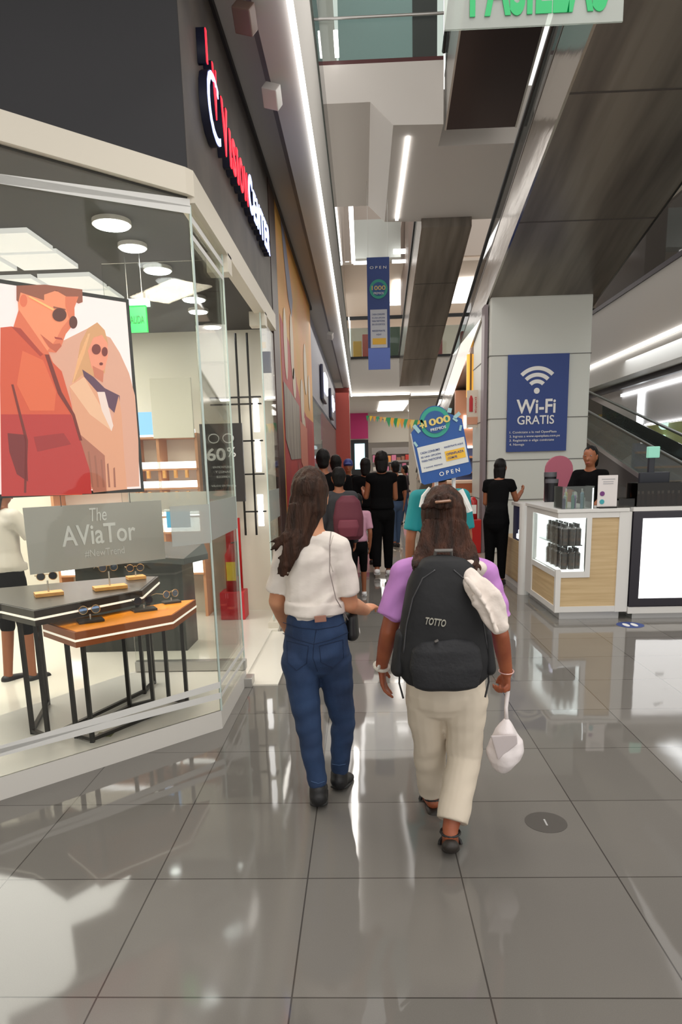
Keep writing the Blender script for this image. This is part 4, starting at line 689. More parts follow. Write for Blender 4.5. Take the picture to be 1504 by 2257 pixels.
t = thing('extinguisher_sign', 'white sign with a red fire-extinguisher picture on a post left of the pillar', 'sign', (2.2, 13.8, 2.3)); rp = mat('sign_red', srgb(186, 36, 44), .5)
bm = NB(); box(bm, (2.03, 13.7, 2.30), (2.25, 13.72, 3.00)); obj('plate', bm, mat('sign_cream', srgb(214, 204, 190), .5), t); bm = NB(); loft(bm, [(2.11, 13.69, 2.60, .035, .006), (2.11, 13.69, 2.84, .035, .006), (2.11, 13.69, 2.90, .015, .006)], 12); obj('picture', bm, rp, t)
txt('EXTINTOR', (2.20, 13.695, 2.72), V((0, 0, -1)), XR, .035, rp, 'lettering', t, .002, .005, .3); bm = NB(); box(bm, (2.04, 13.69, 2.36), (2.24, 13.695, 2.50)); obj('red_caption', bm, mat('salmon', srgb(206, 150, 122), .5), t)
t = thing('extinguisher_box', 'red fire extinguisher box with a white label at the foot of the pillar', 'fire extinguisher', (1.98, 12.6, 0)); bm = NB(); box(bm, (1.86, 12.5, 0), (2.14, 12.75, .62), .02); obj('cabinet', bm, redm, t); bm = NB(); loft(bm, [(2.0, 12.62, .62, .08, .08), (2.0, 12.62, .95, .08, .08), (2.0, 12.62, 1.02, .03, .03)]); obj('cylinder', bm, redm, t, True); bm = NB(); box(bm, (1.93, 12.53, .72), (2.05, 12.54, .88)); obj('white_label', bm, wtxt, t)
bm = NB(); box(bm, (2.16, 12.6, 0), (2.22, 12.9, 4.3)); struct('trim_27', bm, mat('mauve_edge', srgb(128, 116, 120), .4))
t = thing('lattice_screen', 'gold-lit slatted screen behind the lower end of the moving ramp', 'screen', (3, 18, 3)); gl = mat('gold_lit', srgb(210, 160, 70), .5, e=srgb(220, 160, 60), es=.9)
bm = NB(); box(bm, (2.15, 14.5, 2.95), (4.4, 14.6, 3.78)); obj('panel', bm, gl, t)
for x in [2.2+.12*k for k in range(8)]: bm = NB(); box(bm, (x, 14.42, 2.95), (x+.03, 14.5, 3.78)); obj('slat', bm, mat('gold_dark', srgb(120, 84, 36), .5), t)
# ---------------------------------------------------------------- far end: lights, screens, shelves, bunting
fp = mat('far_panel_lit', (1, 1, 1), .5, e=(1, .98, .94), es=3)
for i, (x0, x1, y0, y1) in enumerate(((.8, 2.1, 31, 36), (2.4, 3.6, 31, 36.5))):
    bm = NB(); box(bm, (x0, y0, 4.37), (x1, y1, 4.41)); tag(obj('ceiling_panel', bm, fp), '%s of the two bright ceiling panels over the far hall' % ('left', 'right')[i], 'light panel')
for i, (x0, x1, y0, y1) in enumerate(((1.45, 2.4, 31, 35), (2.45, 3.4, 31, 35), (4.2, 5.6, 31, 35))):
    bm = NB(); box(bm, (x0, y0, 9.2), (x1, y1, 9.25)); tag(obj('ceiling_panel', bm, fp), '%s bright ceiling panel on the upper floor at the far end of the void' % ('left', 'middle', 'right')[i], 'light panel')
t = thing('lit_screen', 'tall pale-blue lit advertising screen standing at the far end', 'screen', (-.35, 39, 0)); bm = NB(); box(bm, (-.62, 37.6, 0), (.32, 37.8, 3.05)); obj('casing', bm, black, t); bm = NB(); box(bm, (-.42, 37.55, 1.5), (.12, 37.6, 2.85)); obj('display', bm, mat('cyan_lit', srgb(190, 235, 245), .4, e=srgb(190, 235, 245), es=1.3), t)
bm = NB(); box(bm, (-.62, 37.4, 3.10), (.32, 37.55, 4.42)); tag(obj('magenta_board', bm, mat('magenta', srgb(170, 30, 96), .5)), 'magenta board hanging above the pale-blue lit screen', 'sign')
cc = [srgb(40, 150, 90), srgb(235, 200, 60), srgb(240, 160, 70), srgb(60, 170, 120), srgb(235, 170, 90), srgb(245, 210, 120), srgb(50, 160, 100), srgb(250, 180, 80)]
t = thing('bunting', 'string of green, yellow and orange flags across the far hall', 'bunting', (1.4, 35, 3.6)); bm = NB(); tube(bm, [(.2, 30, 3.75), (1.2, 30, 3.5), (2.6, 30, 3.35)], .01, 6); obj('string', bm, black, t)
random.seed(4)
for i in range(16):
    x = .25+i*.145; z = 3.75-.17*i/10; s = .14 if i < 6 else .24
    bm = NB(); prism(bm, [(x-s/2, 29.98, z), (x+s/2, 29.98, z), (x+random.uniform(-.05, .05), 29.96, z-s*1.7)], (0, .01, 0)); obj('flag', bm, mat('flag%d' % (i % 8), cc[i % 8], .5, e=cc[i % 8], es=.15), t)
random.seed(11)
pal = [srgb(200, 190, 175), srgb(150, 100, 80), srgb(210, 200, 190), srgb(190, 60, 50), srgb(230, 150, 80), srgb(110, 90, 80), srgb(220, 215, 205), srgb(210, 120, 150), srgb(90, 100, 110)]
for s_ in range(3):
    y = (37, 33.5, 30.5)[s_]; x0 = (.5, 1.4, 2.0)[s_]; x1 = (3.6, 3.8, 3.9)[s_]; top = (2.6, 1.9, 1.5)[s_]
    t = thing('shelf_unit', '%s shelf unit of mixed goods in the supermarket at the far end' % ('tall rearmost', 'middle', 'low front')[s_], 'shelves', ((x0+x1)/2, y, 0))
    bm = NB(); box(bm, (x0, y+.3, 0), (x1, y+.4, top)); [box(bm, (x0, y, z), (x1, y+.4, z+.04)) for z in [k*.45 for k in range(int(top/.45)+1)]]; obj('rack', bm, mat('rack_grey', (.3, .27, .25), .5), t)
    for k in range(int(top/.45)):
        x = x0+.05
        while x < x1-.3:
            wd = random.uniform(.15, .38); h = random.uniform(.2, .38); c_ = random.randrange(9)
            bm = NB(); box(bm, (x, y+.02, k*.45+.04), (x+wd, y+.3, k*.45+.04+h), .02); tag(obj('goods_carton', bm, mat('goods%d' % c_, pal[c_], .5)), '%s carton on %s of the %s far shelf unit' % (('beige', 'brown', 'cream', 'red', 'orange', 'umber', 'ivory', 'pink', 'slate')[c_], ('the bottom shelf', 'the second shelf', 'the third shelf', 'the fourth shelf', 'the top shelf')[k], ('tall rearmost', 'middle', 'low front')[s_]), 'carton', 'goods on the %s far shelf unit' % ('rear', 'middle', 'front')[s_]); x += wd+.03
# upper floor goods at the far rail
for i, (x, wd, c_) in enumerate(((-.3, .35, (230, 170, 40)), (.08, .3, (200, 60, 40)), (1.2, .4, (60, 90, 60)), (1.7, .3, (220, 200, 170)), (3.0, .3, (180, 40, 50)))):
    bm = NB(); box(bm, (x, 29, 5.77), (x+wd, 29.4, 6.6+.25*(i % 3)), .03); tag(obj('shop_display', bm, mat('upg%d' % i, srgb(*c_), .5)), '%s display block behind the far upper rail' % ('yellow', 'red', 'dark green', 'cream', 'crimson')[i], 'shop display')
# left far shops: lit signs
for i, (y, z, hh) in enumerate(((16.5, 3.5, .75), (20.5, 3.4, .8))):
    t = thing('blade_sign', '%s white glowing sign on the blue-grey fascia past the mural' % ('nearer', 'farther')[i], 'sign', (FX+.1, y, z)); bm = NB(); box(bm, (FX+.01, y-.7, z-hh/2), (FX+.08, y+.7, z+hh/2), .02); obj('box', bm, mat('blade_side', (.02, .02, .05), .4), t)
    txt('RAPIDO' if i == 0 else 'Optica', (FX+.09, y, z), YR, UP, hh*.55, mat('blade_lit', (1, 1, 1), .4, e=(.72, .74, 1), es=3), 'lettering', t, .03, .03, 1.2)
for i, (y, z) in enumerate(((14.6, 2.4), (18, 2.1), (21, 1.9))): bm = NB(); box(bm, (-2.4, y, z), (-1.2, y+.5, z+.08)); tag(obj('ceiling_light', bm, fp), '%s hanging light bar inside the shops past the mural' % ('first', 'second', 'third')[i], 'light')
# right gallery signs
t = thing('gallery_sign', 'dark fascia with gold lettering on the right-hand upper gallery', 'sign', (GX+.9, 16, 5.9)); bm = NB(); box(bm, (GX+.9, 12, 6.0), (GX+1.0, 20, 7.2)); obj('board', bm, mat('gallery_dark', srgb(44, 34, 32), .4), t)
txt('CAFETERIA', (GX+.88, 16.9, 6.45), V((0, -1, 0)), UP, .42, mat('gold_lit2', srgb(214, 166, 96), .4, e=srgb(214, 166, 96), es=.5), 'lettering', t, .03, .02, 3.2)
for i, (y, z, l_) in enumerate(((19.6, 5.75, 1.6), (17.2, 5.95, .25), (14.8, 6.2, .5))): bm = NB(); box(bm, (GX+1.2, y, z), (GX+1.6, y+l_, z+.25)); tag(obj('gallery_light', bm, fp), '%s white light behind the right-hand gallery rail' % ('long far', 'small round middle', 'short near')[i], 'light')
t = thing('lit_logo', 'glowing white shop name on the right-hand fascia', 'sign', (GX+.88, 15.2, 3.0)); txt('bata', (GX+.88, 15.1, 2.95), V((0, -1, 0)), UP, .42, led, 'lettering', t, .05, .06, .95)
for i, (px, py) in enumerate(((1323, 935), (1388, 935), (1465, 935), (1460, 970))):
    q = P(px, py, X=GX+1.05); bm = NB(); ell(bm, q, .13, n=12); tag(obj('lamp_globe', bm, mat('globe_lit', (.8, .95, .9), .4, e=(.6, .85, .78), es=.8)), '%s pale lamp globe in the yellow-green shop behind the glass ramp' % ('first', 'second', 'third', 'lowest')[i], 'lamp')
# dim shop contents behind the glass ramp
bm = NB(); box(bm, (6.4, 12, 0), (6.6, 24, 1.7)); struct('wall_right_6', bm, mat('dim_window', srgb(44, 42, 48), .3, var=(1.5, srgb(84, 74, 70))))
# ---------------------------------------------------------------- people
def hand(bm, w, d, n, th, k=1.0, curl=.35, r=.0085):
    w = V(w); d = V(d).normalized(); th = V(th); th = (th-d*th.dot(d)).normalized(); n = V(n); n = (n-d*n.dot(d)-th*n.dot(th)).normalized()
    ell(bm, w, (.024*k, .018*k), w+d*.03*k, (.033*k, .015*k), side=th, n=12, m=4)
    ell(bm, w+d*.03*k, (.034*k, .015*k), w+d*.078*k, (.038*k, .013*k), side=th, n=12, m=4)
    for i, L in enumerate((.068, .078, .072, .056)):
        b = w+d*(.082-.004*abs(i-1))*k+th*(.029-.0195*i)*k; c = curl*(1+.12*i); sp = th*(.10-.07*i)
        d1 = (d*math.cos(c)+n*math.sin(c)+sp).normalized(); d2 = (d*math.cos(2.1*c)+n*math.sin(2.1*c)+sp*.5).normalized(); d3 = (d*math.cos(3*c)+n*math.sin(3*c)).normalized()
        p1 = b+d1*L*.42*k; p2 = p1+d2*L*.32*k; p3 = p2+d3*L*.26*k
        ell(bm, b-d*.012*k, r*1.05*k, p1, r*k, n=8, m=3); ell(bm, p1, r*k, p2, r*.92*k, n=8, m=3); ell(bm, p2, r*.92*k, p3, r*.8*k, n=8, m=3)
    t0 = w+d*.018*k+th*.022*k; t1 = t0+(d*.62+th*.62+n*.25)*.038*k; t2 = t1+(d*.9+th*.25+n*.35)*.032*k
    ell(bm, t0, r*1.35*k, t1, r*1.15*k, n=8, m=3); ell(bm, t1, r*1.15*k, t2, r*.95*k, n=8, m=3)
def pose(x, y, H, ang, walk=0., arms=None, lean=0.):
    """joints of an upright figure facing ang (0 = away from the camera, +y)"""
    R = Matrix.Rotation(ang, 3, 'Z'); k = H/1.65
    def q(a, b, c): b2 = b+lean*max(c-.85*k, 0); v = R @ V((a, b2, 0)); return V((x+v.x, y+v.y, c))
    J = dict(k=k, f=R @ V((0, 1, 0)), s=R @ V((1, 0, 0)))
    J['head'] = q(0, .02*k, H-.115*k); J['neck'] = q(0, 0, H-.265*k); J['chest'] = q(0, 0, H-.40*k); J['waist'] = q(0, 0, H-.60*k); J['pelvis'] = q(0, 0, H-.76*k)
    for n_, s_ in (('L', -1), ('R', 1)):
        J['sh'+n_] = q(s_*.155*k, 0, H-.315*k); J['hip'+n_] = q(s_*.075*k, 0, H-.80*k); wv = walk*s_
        J['kn'+n_] = q(s_*.08*k, wv*.5+.02, .44*k+(.02 if wv < 0 else 0)); J['an'+n_] = q(s_*.08*k, wv, .075*k+(.05 if wv < -.1 else 0))
        a = (arms or {}).get(n_, ((.03, -.02, -.29), (.02, .05, -.53)))
        J['el'+n_] = q(s_*(.155*k+a[0][0]), a[0][1], H-.315*k+a[0][2]*k); J['wr'+n_] = q(s_*(.155*k+a[1][0]), a[1][1], H-.315*k+a[1][2]*k)
    return J
def figure(label, J, skin, top=None, sleeve=.45, pants=None, plen=1.0, shoes=black, hair=None, hairlen=0, vox=.011, hands=True, male=False, leg=(.082, .058, .045), hipw=(.15, .115), tw=(.15, .10), hemz=None, slr=.058, cap_=None, eyes=True, flare=None, handspec=None, armr=(.043, .036, .026), shoe_kind='shoe', facedir=None, group=None, bag=None, hd=1.0):
    k = J['k']; f = J['f']; s = J['s']; base = (J['anL']+J['anR'])/2; base.z = 0
    t = thing('person', label, 'person', base, group); hf = facedir or f; hs = hf.cross(UP).normalized()
    # body
    bm = NB(); h = J['head']; hk = k*hd
    ell(bm, h-UP*.02*hk, (.072*hk, .088*hk), h+UP*.035*hk, (.074*hk, .092*hk), side=hs, n=20, m=7)
    ell(bm, h-UP*.065*hk+hf*.02*hk, (.052*hk, .058*hk), h-UP*.02*hk+hf*.01*hk, (.066*hk, .075*hk), side=hs)
    ell(bm, h-UP*.01*hk+hf*.085*hk, .009*hk, h-UP*.035*hk+hf*.100*hk, .013*hk, n=8, m=3)
    ell(bm, h-UP*.066*hk+hf*.078*hk, (.022*hk, .008*hk), h-UP*.072*hk+hf*.078*hk, (.02*hk, .008*hk), side=hs, n=8, m=3)
    for q in (-1, 1): ell(bm, h+hs*q*.076*hk-UP*.03*hk, (.007*hk, .014*hk), h+hs*q*.080*hk+UP*.015*hk, (.008*hk, .017*hk), side=hs, n=8, m=3)
    ell(bm, J['neck']-UP*.02*k, .055*k, h-UP*.05*k, .048*k)
    ell(bm, J['shL'], .045*k, J['neck']-UP*.03*k, .055*k); ell(bm, J['shR'], .045*k, J['neck']-UP*.03*k, .055*k)
    ell(bm, J['chest'], (.13*k, .085*k), J['waist'], (.115*k, .08*k), side=s); ell(bm, J['waist'], (.115*k, .08*k), J['pelvis'], (.13*k, .095*k), side=s)
    for n_ in 'LR':
        q = -1 if n_ == 'L' else 1
        ell(bm, J['sh'+n_], armr[0]*1.08*k, J['el'+n_], armr[1]*k); ell(bm, J['el'+n_], armr[1]*1.02*k, J['el'+n_].lerp(J['wr'+n_], .35), armr[1]*.98*k); ell(bm, J['el'+n_].lerp(J['wr'+n_], .35), armr[1]*.98*k, J['wr'+n_], armr[2]*k)
        hspec = (handspec or {}).get(n_); d = (J['wr'+n_]-J['el'+n_]).normalized()
        if hspec: hand(bm, J['wr'+n_], *hspec[:3], k=k*hspec[3], curl=hspec[4])
        elif hands: hand(bm, J['wr'+n_], d, -s*q, f, k=k, curl=.3, r=.0085 if vox < .0095 else .011)
        ell(bm, J['hip'+n_], leg[0]*.9*k, J['kn'+n_], leg[1]*.85*k); ell(bm, J['kn'+n_], leg[1]*.85*k, J['an'+n_], .034*k)
        ft = J.get('ft'+n_, f); ell(bm, J['an'+n_]-UP*.03*k-ft*.02, (.033*k, .03*k), J['an'+n_]-UP*.045*k+ft*.11*k, (.038*k, .02*k), side=s)
    fuse('body', bm, skin, t, vox, 3)
    if eyes:
        for q in (-1, 1):
            bm = NB(); ell(bm, h+hs*q*.032*hk+hf*.082*hk+UP*.012*hk, (.011*hk, .006*hk), side=hs, n=10, m=4); obj('eye', bm, mat('eye_white', (.45, .4, .36), .4), t, True)
            bm = NB(); ell(bm, h+hs*q*.032*hk+hf*.087*hk+UP*.012*hk, .0055*hk, n=10, m=4); obj('iris', bm, mat('iris', (.03, .015, .01), .2), t, True)
        bm = NB(); ell(bm, h-UP*.07*hk+hf*.082*hk-hs*.016*hk, .0055*hk, h-UP*.07*hk+hf*.082*hk+hs*.016*hk, .0055*hk, n=8, m=3); obj('lips', bm, mat('lips', srgb(150, 70, 66), .5), t, True)
    if top:
        bm = NB(); hz = hemz if hemz is not None else J['pelvis'].z+.03*k; c = J['chest']; wpt = J['waist']; hem = V((J['pelvis'].x, J['pelvis'].y, hz))
        ell(bm, c+UP*.03*k, (tw[0]*k, tw[1]*k), wpt, (tw[0]*.9*k, tw[1]*.95*k), side=s); ell(bm, wpt, (tw[0]*.92*k, tw[1]*.98*k), hem+UP*.03, (tw[0]*1.04*k, tw[1]*1.16*k), side=s, m=2); loft(bm, [(hem.x, hem.y, hem.z-.005, tw[0]*1.03*k, tw[1]*1.2*k), (hem.x, hem.y, hem.z+.05, tw[0]*1.02*k, tw[1]*1.18*k)])
        for n_ in 'LR':
            a, b = J['sh'+n_], J['el'+n_]
            ell(bm, J['neck']-UP*.045*k, (.06*k, .06*k), a, slr*k)
            ell(bm, c, .10*k, a-UP*.03*k, slr*k)
            if sleeve > 0: e_ = a.lerp(b, min(sleeve*1.6, 1)); ell(bm, a, slr*k, a.lerp(e_, .8), slr*1.0*k, m=2); tube(bm, [a, e_], [slr*k*.95, slr*1.06*k], 18)
            if sleeve > .7: ell(bm, b, slr*k, b.lerp(J['wr'+n_], .9), slr*.75*k)
        fuse('shirt', bm, top, t, vox, 3, (.012, 11, (.7, 1, 1.9), .6) if vox < .0095 else None)
    if pants:
        bm = NB(); p = J['pelvis']; ell(bm, p+UP*(.085 if top is tee else .05)*k, (hipw[0]*.86*k, hipw[1]*.90*k), p+UP*.02*k, (hipw[0]*.95*k, hipw[1]*.92*k), side=s, m=3); ell(bm, p+UP*.04*k, (hipw[0]*.92*k, hipw[1]*.88*k), p-UP*.07*k, (hipw[0]*k, hipw[1]*k), side=s, m=4)
        for n_ in 'LR':
            a, b, c_ = J['hip'+n_], J['kn'+n_], J['an'+n_]; ell(bm, a, leg[0]*k, b, leg[1]*k)
            if plen > .5: e_ = b.lerp(c_, plen if plen < 1 else 1); ell(bm, b, leg[1]*k, b.lerp(e_, .6), (leg[1]*.4+(flare or leg[2])*.6)*k, m=2); tube(bm, [b, e_], [leg[1]*k, (flare or leg[2])*k], 20)
            if plen <= .5: ell(bm, a, leg[0]*1.02*k, a.lerp(b, .75), leg[1]*1.15*k, m=2)
        fuse('trousers' if plen > .5 else 'shorts', bm, pants, t, vox, 3, (.008, 10, (.8, .8, 1.8), .3) if vox < .0095 else None)
    if shoe_kind:
        for n_ in 'LR':
            a = J['an'+n_]; ft = J.get('ft'+n_, f); bm = NB(); ell(bm, a-UP*.035*k-ft*.02*k, (.042*k, .04*k), a-UP*.045*k+ft*.13*k, (.045*k, .028*k), side=s, n=14); 
            if shoe_kind == 'boot': ell(bm, a, (.044*k, .05*k), a-UP*.04*k, (.045*k, .055*k), side=s)
            sh = fuse('shoe', bm, shoes, t, min(vox, .009), 2)
            bm = NB(); ell(bm, a-UP*.072*k-ft*.02*k, (.043*k, .012*k), a-UP*.068*k+ft*.13*k, (.046*k, .012*k), side=s, n=14, m=3); obj('sole', bm, mat('sole_dark', (.02, .02, .02), .6) if shoes != mat('white_shoe', (.75, .75, .75), .5) else shoes, sh, True)
    if hair:
        bm = NB(); ell(bm, h+UP*.03*hk-hf*.018*hk, (.084*hk, .095*hk), h+UP*.05*hk-hf*.01*hk, (.078*hk, .09*hk), side=hs, n=18, m=6); ell(bm, h-UP*.045*hk-hf*.045*hk, (.068*hk, .055*hk), h+UP*.03*hk-hf*.03*hk, (.08*hk, .08*hk), side=hs)
        if hairlen:
            lo = h-UP*hairlen-hf*.075*hk; ell(bm, h-UP*.02-hf*.05*hk, (.082*hk, .06*hk), lo, (.065*hk, .035*hk), side=hs)
        fuse('hair', bm, hair, t, vox, 2, (.006, 30, (1.6, 1.6, .25)))
    if cap_:
        bm = NB(); ell(bm, h+UP*.05*hk, (.088*hk, .10*hk), h+UP*.06*hk, (.085*hk, .097*hk), side=hs); ell(bm, h+UP*.05*hk+hf*.10*hk, (.07*hk, .012*hk), h+UP*.045*hk+hf*.14*hk, (.06*hk, .01*hk), side=hs); fuse('cap', bm, cap_, t, vox, 2)
    return t
def W(x, y, Y): return P(x, y, Y=Y)
hairb = mat('hair_brown', (.022, .011, .007), .5, bump=(60, .8), stretch=(3, 3, .25), var=(14, (.06, .027, .016)), sp=.2); hairk = mat('hair_black', (.005, .004, .004), .5, bump=(60, .6), stretch=(3, 3, .3), sp=.2)
tee = mat('white_tee', (.76, .70, .64), .85, bump=(9, .5), stretch=(1, 1, 1.8)); denim = mat('denim', srgb(26, 46, 78), .8, bump=(350, .25), var=(5, srgb(40, 66, 104)))
# --- woman in the white T-shirt
JL = dict(k=1.0, f=V((.03, 1, 0)).normalized(), s=V((1, -.03, 0)))
JL['head'] = W(684, 1096, 3.10); JL['neck'] = W(690, 1172, 3.07); JL['chest'] = W(690, 1245, 3.08); JL['waist'] = W(688, 1325, 3.08); JL['pelvis'] = W(697, 1405, 3.08)
JL['shL'] = W(633, 1208, 3.10); JL['shR'] = W(744, 1206, 3.06); JL['elL'] = W(611, 1325, 3.14); JL['wrL'] = W(640, 1395, 3.34); JL['elR'] = W(772, 1332, 3.08); JL['wrR'] = W(806, 1345, 3.24)
JL['hipL'] = W(662, 1455, 3.06); JL['hipR'] = W(734, 1455, 3.09); JL['knL'] = W(680, 1598, 3.04); JL['knR'] = W(757, 1590, 3.14)
JL['anL'] = W(702, 1738, 3.02); JL['anR'] = W(748, 1704, 3.20); JL['ftL'] = V((-.05, 1, -.05)).normalized(); JL['ftR'] = V((.25, 1, -.28)).normalized()
tL = figure('young woman in a white T-shirt and blue jeans walking away, seen from behind', JL, skin1, tee, .50, denim, .95, black, None, vox=.006, leg=(.090, .060, .042), hipw=(.158, .118), tw=(.135, .100), hemz=JL['waist'].z-.048, slr=.060, flare=.044, armr=(.042, .040, .027), facedir=V((.25, 1, 0)).normalized(), shoe_kind='boot',
    handspec={'R': ((.35, .9, .12), (0, -.4, -1), (-.9, .4, .1), .95, .35), 'L': ((.3, .9, -.1), (0, 0, -1), (1, 0, 0), .95, .4)})
# hair of the woman in white: crown, a sheet of strands swept to the left
random.seed(3); bm = NB(); h = JL['head']
ell(bm, h+UP*.03-V((0, .018, 0)), (.086, .098), h+UP*.055, (.080, .092), n=20, m=6); ell(bm, h-UP*.05-V((0, .05, 0)), (.075, .055), h+UP*.03-V((0, .03, 0)), (.083, .08), n=18); ell(bm, h-UP*.02-V((.01, .05, 0)), (.082, .055), W(655, 1190, 3.02), (.062, .032), side=(1, 0, 0)); ell(bm, W(655, 1185, 3.02), (.055, .03), W(632, 1245, 2.98), (.022, .02), side=(1, 0, 0))
for i in range(46):
    a = random.random(); x0 = 640+a*50; e = ((590+random.random()*26, 1195+random.random()*22) if i % 5 == 0 else (610+random.random()*28, 1225+random.random()*48))
    m0 = (x0-8-8*a, 1165); m1 = ((m0[0]+e[0])/2+4, (1165+e[1])/2); tube(bm, [W(x0, 1110, 3.0), W(*m0, 2.99), W(*m1, 2.965), W(*e, 2.975)], [.010, .010, .008, .003], 6)
fuse('hair', bm, hairb, tL, .005, 1, (.006, 38, (1.5, 1.5, .12), -.2))
dn = [c_ for c_ in tL.children if c_.name.startswith('trousers')][0]; dd = mat('denim_seam', srgb(20, 38, 68), .8); dl_ = mat('denim_worn', srgb(70, 96, 134), .8)
stitch('waistband_seam', dn, [(624, 1372), (660, 1384), (700, 1388), (745, 1380), (764, 1370)], dd); stitch('yoke_seam', dn, [(624, 1396), (655, 1410), (692, 1420), (730, 1410), (768, 1394)], dd); stitch('centre_seam', dn, [(697, 1388), (692, 1420), (690, 1450), (700, 1480)], dd)
stitch('back_pocket', dn, [(632, 1412), (680, 1424), (676, 1462), (654, 1478), (634, 1460), (632, 1412)], dd); stitch('back_pocket', dn, [(704, 1424), (756, 1410), (758, 1450), (734, 1472), (708, 1460), (704, 1424)], dd)
stitch('hem_seam', dn, [(686, 1722), (702, 1727), (716, 1722)], dl_); stitch('hem_seam', dn, [(732, 1684), (748, 1687), (762, 1684)], dl_)
ts = [c_ for c_ in tL.children if c_.name.startswith('shirt')][0]; stitch('armhole_seam', ts, [(735, 1180), (728, 1205), (728, 1240), (734, 1260)], mat('tee_seam', (.5, .45, .4), .8), .0014)
bm = NB(); a = W(694, 1356, 2.958); b = W(720, 1369, 2.958); box(bm, (a.x, 2.938, b.z), (b.x, 2.95, a.z), .002); bmesh.ops.rotate(bm, cent=(a+b)/2, verts=bm.verts, matrix=Matrix.Rotation(-.08, 3, 'Y')); obj('leather_patch', bm, mat('patch', srgb(160, 112, 94), .6), tL)
def seam(name, pts, Y, m, par, r=.0016): bm = NB(); tube(bm, [W(x, y, Y) for x, y in pts], r, 6); return obj(name, bm, m, par)
t = thing('handbag', 'small black bag carried at the right hip of the woman in white', 'bag', W(778, 1385, 3.12)); bm = NB(); q = W(776, 1378, 3.14); ell(bm, q+UP*.04, (.03, .06), q-UP*.04, (.035, .07), side=(1, 0, 0)); fuse('body', bm, black, t, .008, 2)
bm = NB(); tube(bm, [W(730, 1172, 3.00), W(727, 1200, 2.955), W(727, 1260, 2.965), W(741, 1320, 2.975), W(770, 1370, 3.10)], .0025, 6); obj('strap', bm, mat('thin_strap', (.35, .3, .28), .5), t)
# --- woman with the backpack
lil = mat('lilac_shirt', srgb(190, 132, 200), .8, bump=(8, .4)); creamt = mat('cream_trousers', (.66, .58, .47), .85, bump=(7, .6), stretch=(1, 1, .6))
JR = dict(k=1.0, f=V((.0, 1, 0)), s=V((1, 0, 0)))
JR['head'] = W(977, 1144, 2.80); JR['neck'] = W(978, 1222, 2.76); JR['chest'] = W(980, 1300, 2.80); JR['waist'] = W(982, 1400, 2.80); JR['pelvis'] = W(983, 1490, 2.80)
JR['shL'] = W(893, 1268, 2.78); JR['shR'] = W(1066, 1268, 2.78); JR['elL'] = W(857, 1392, 2.76); JR['wrL'] = W(841, 1470, 2.84); JR['elR'] = W(1103, 1398, 2.76); JR['wrR'] = W(1117, 1482, 2.82)
JR['hipL'] = W(942, 1540, 2.82); JR['hipR'] = W(1026, 1540, 2.78); JR['knL'] = W(948, 1640, 2.90); JR['knR'] = W(1024, 1665, 2.80); JR['anL'] = W(954, 1752, 3.00); JR['anR'] = W(993, 1828, 2.62)
JR['ftL'] = V((-.1, 1, -.1)).normalized(); JR['ftR'] = V((.1, .75, -.62)).normalized()
tR = figure('woman in a lilac shirt and cream trousers walking away with a black backpack', JR, skin2, lil, .46, creamt, .90, black, None, vox=.006, leg=(.096, .074, .060), hipw=(.172, .125), tw=(.155, .105), slr=.066, flare=.070, armr=(.044, .036, .026), shoe_kind=None,
    handspec={'L': ((.10, .05, -1), (1, -.2, 0), (.2, 1, 0), .98, .22), 'R': ((.0, .1, -1), (-1, -.1, 0), (-.3, 1, 0), .92, .95)})
# sandals
for n_, lift in (('L', 0), ('R', 1)):
    a = JR['an'+n_]; ft = JR['ft'+n_]; up = V((1, 0, 0)).cross(ft); bm = NB(); 
    sole = ell(NB(), V((0, 0, 0)), .01)
    sole.free(); c0 = a-UP*.055-ft*.045+up*(-.0); 
    ell(bm, c0-up*.025, (.036, .028), c0+ft*.17-up*.02, (.042, .018), side=(1, 0, 0), n=14); s1 = fuse('sandal', bm, mat('sandal_sole', srgb(44, 38, 34), .5), tR, .006, 2)
    bm = NB(); tube(bm, [a+V((.04*math.cos(q), .04*math.sin(q), -.012)) for q in [2*math.pi*j/14 for j in range(15)]], .006, 6); obj('ankle_strap', bm, black, s1)
    bm = NB(); tube(bm, [c0+ft*.12+V((.046*math.cos(q), 0, 0))+up*(.035*math.sin(q)) for q in [math.pi*j/8 for j in range(9)]], .009, 6); obj('toe_strap', bm, black, s1)
# hair: half-up, falling over the backpack
random.seed(5); bm = NB(); h = JR['head']; Yb = 2.70
ell(bm, h+UP*.03-V((0, .018, 0)), (.090, .100), h+UP*.05, (.083, .094), n=22, m=7); ell(bm, h-UP*.06-V((0, .05, 0)), (.085, .06), h+UP*.02-V((0, .03, 0)), (.09, .088), n=18)
ell(bm, h-UP*.03-V((0, .05, 0)), (.088, .055), W(980, 1235, 2.69), (.115, .035), side=(1, 0, 0)); ell(bm, W(980, 1225, 2.68), (.112, .036), W(984, 1265, 2.62), (.105, .018), side=(1, 0, 0))
for i in range(130):
    a = i/129; x0 = 935+a*86; xe = 912+a*146+random.uniform(-6, 6); ye = 1255+random.uniform(0, 26)-abs(a-.5)*24; 
    if i % 9 == 0 and .25 < a < .6: ye = 1292
    tube(bm, [W(x0, 1150+random.uniform(-5, 5), 2.69), W(x0*.55+xe*.45, 1195, 2.665), W(x0*.2+xe*.8, 1230, 2.63), W(xe, ye, 2.575-.035*(ye > 1275))], [.009, .0095, .008, .0028], 6)
for s_ in (-1, 1):
    for j in range(10): x0 = 975+s_*(12+j*3.6); tube(bm, [W(x0, 1092+j*3.0, 2.72), W(975+s_*(22-j*.4), 1100+j*1.5, 2.69), W(978+s_*3, 1112+j, 2.675)], [.008, .009, .007], 6)
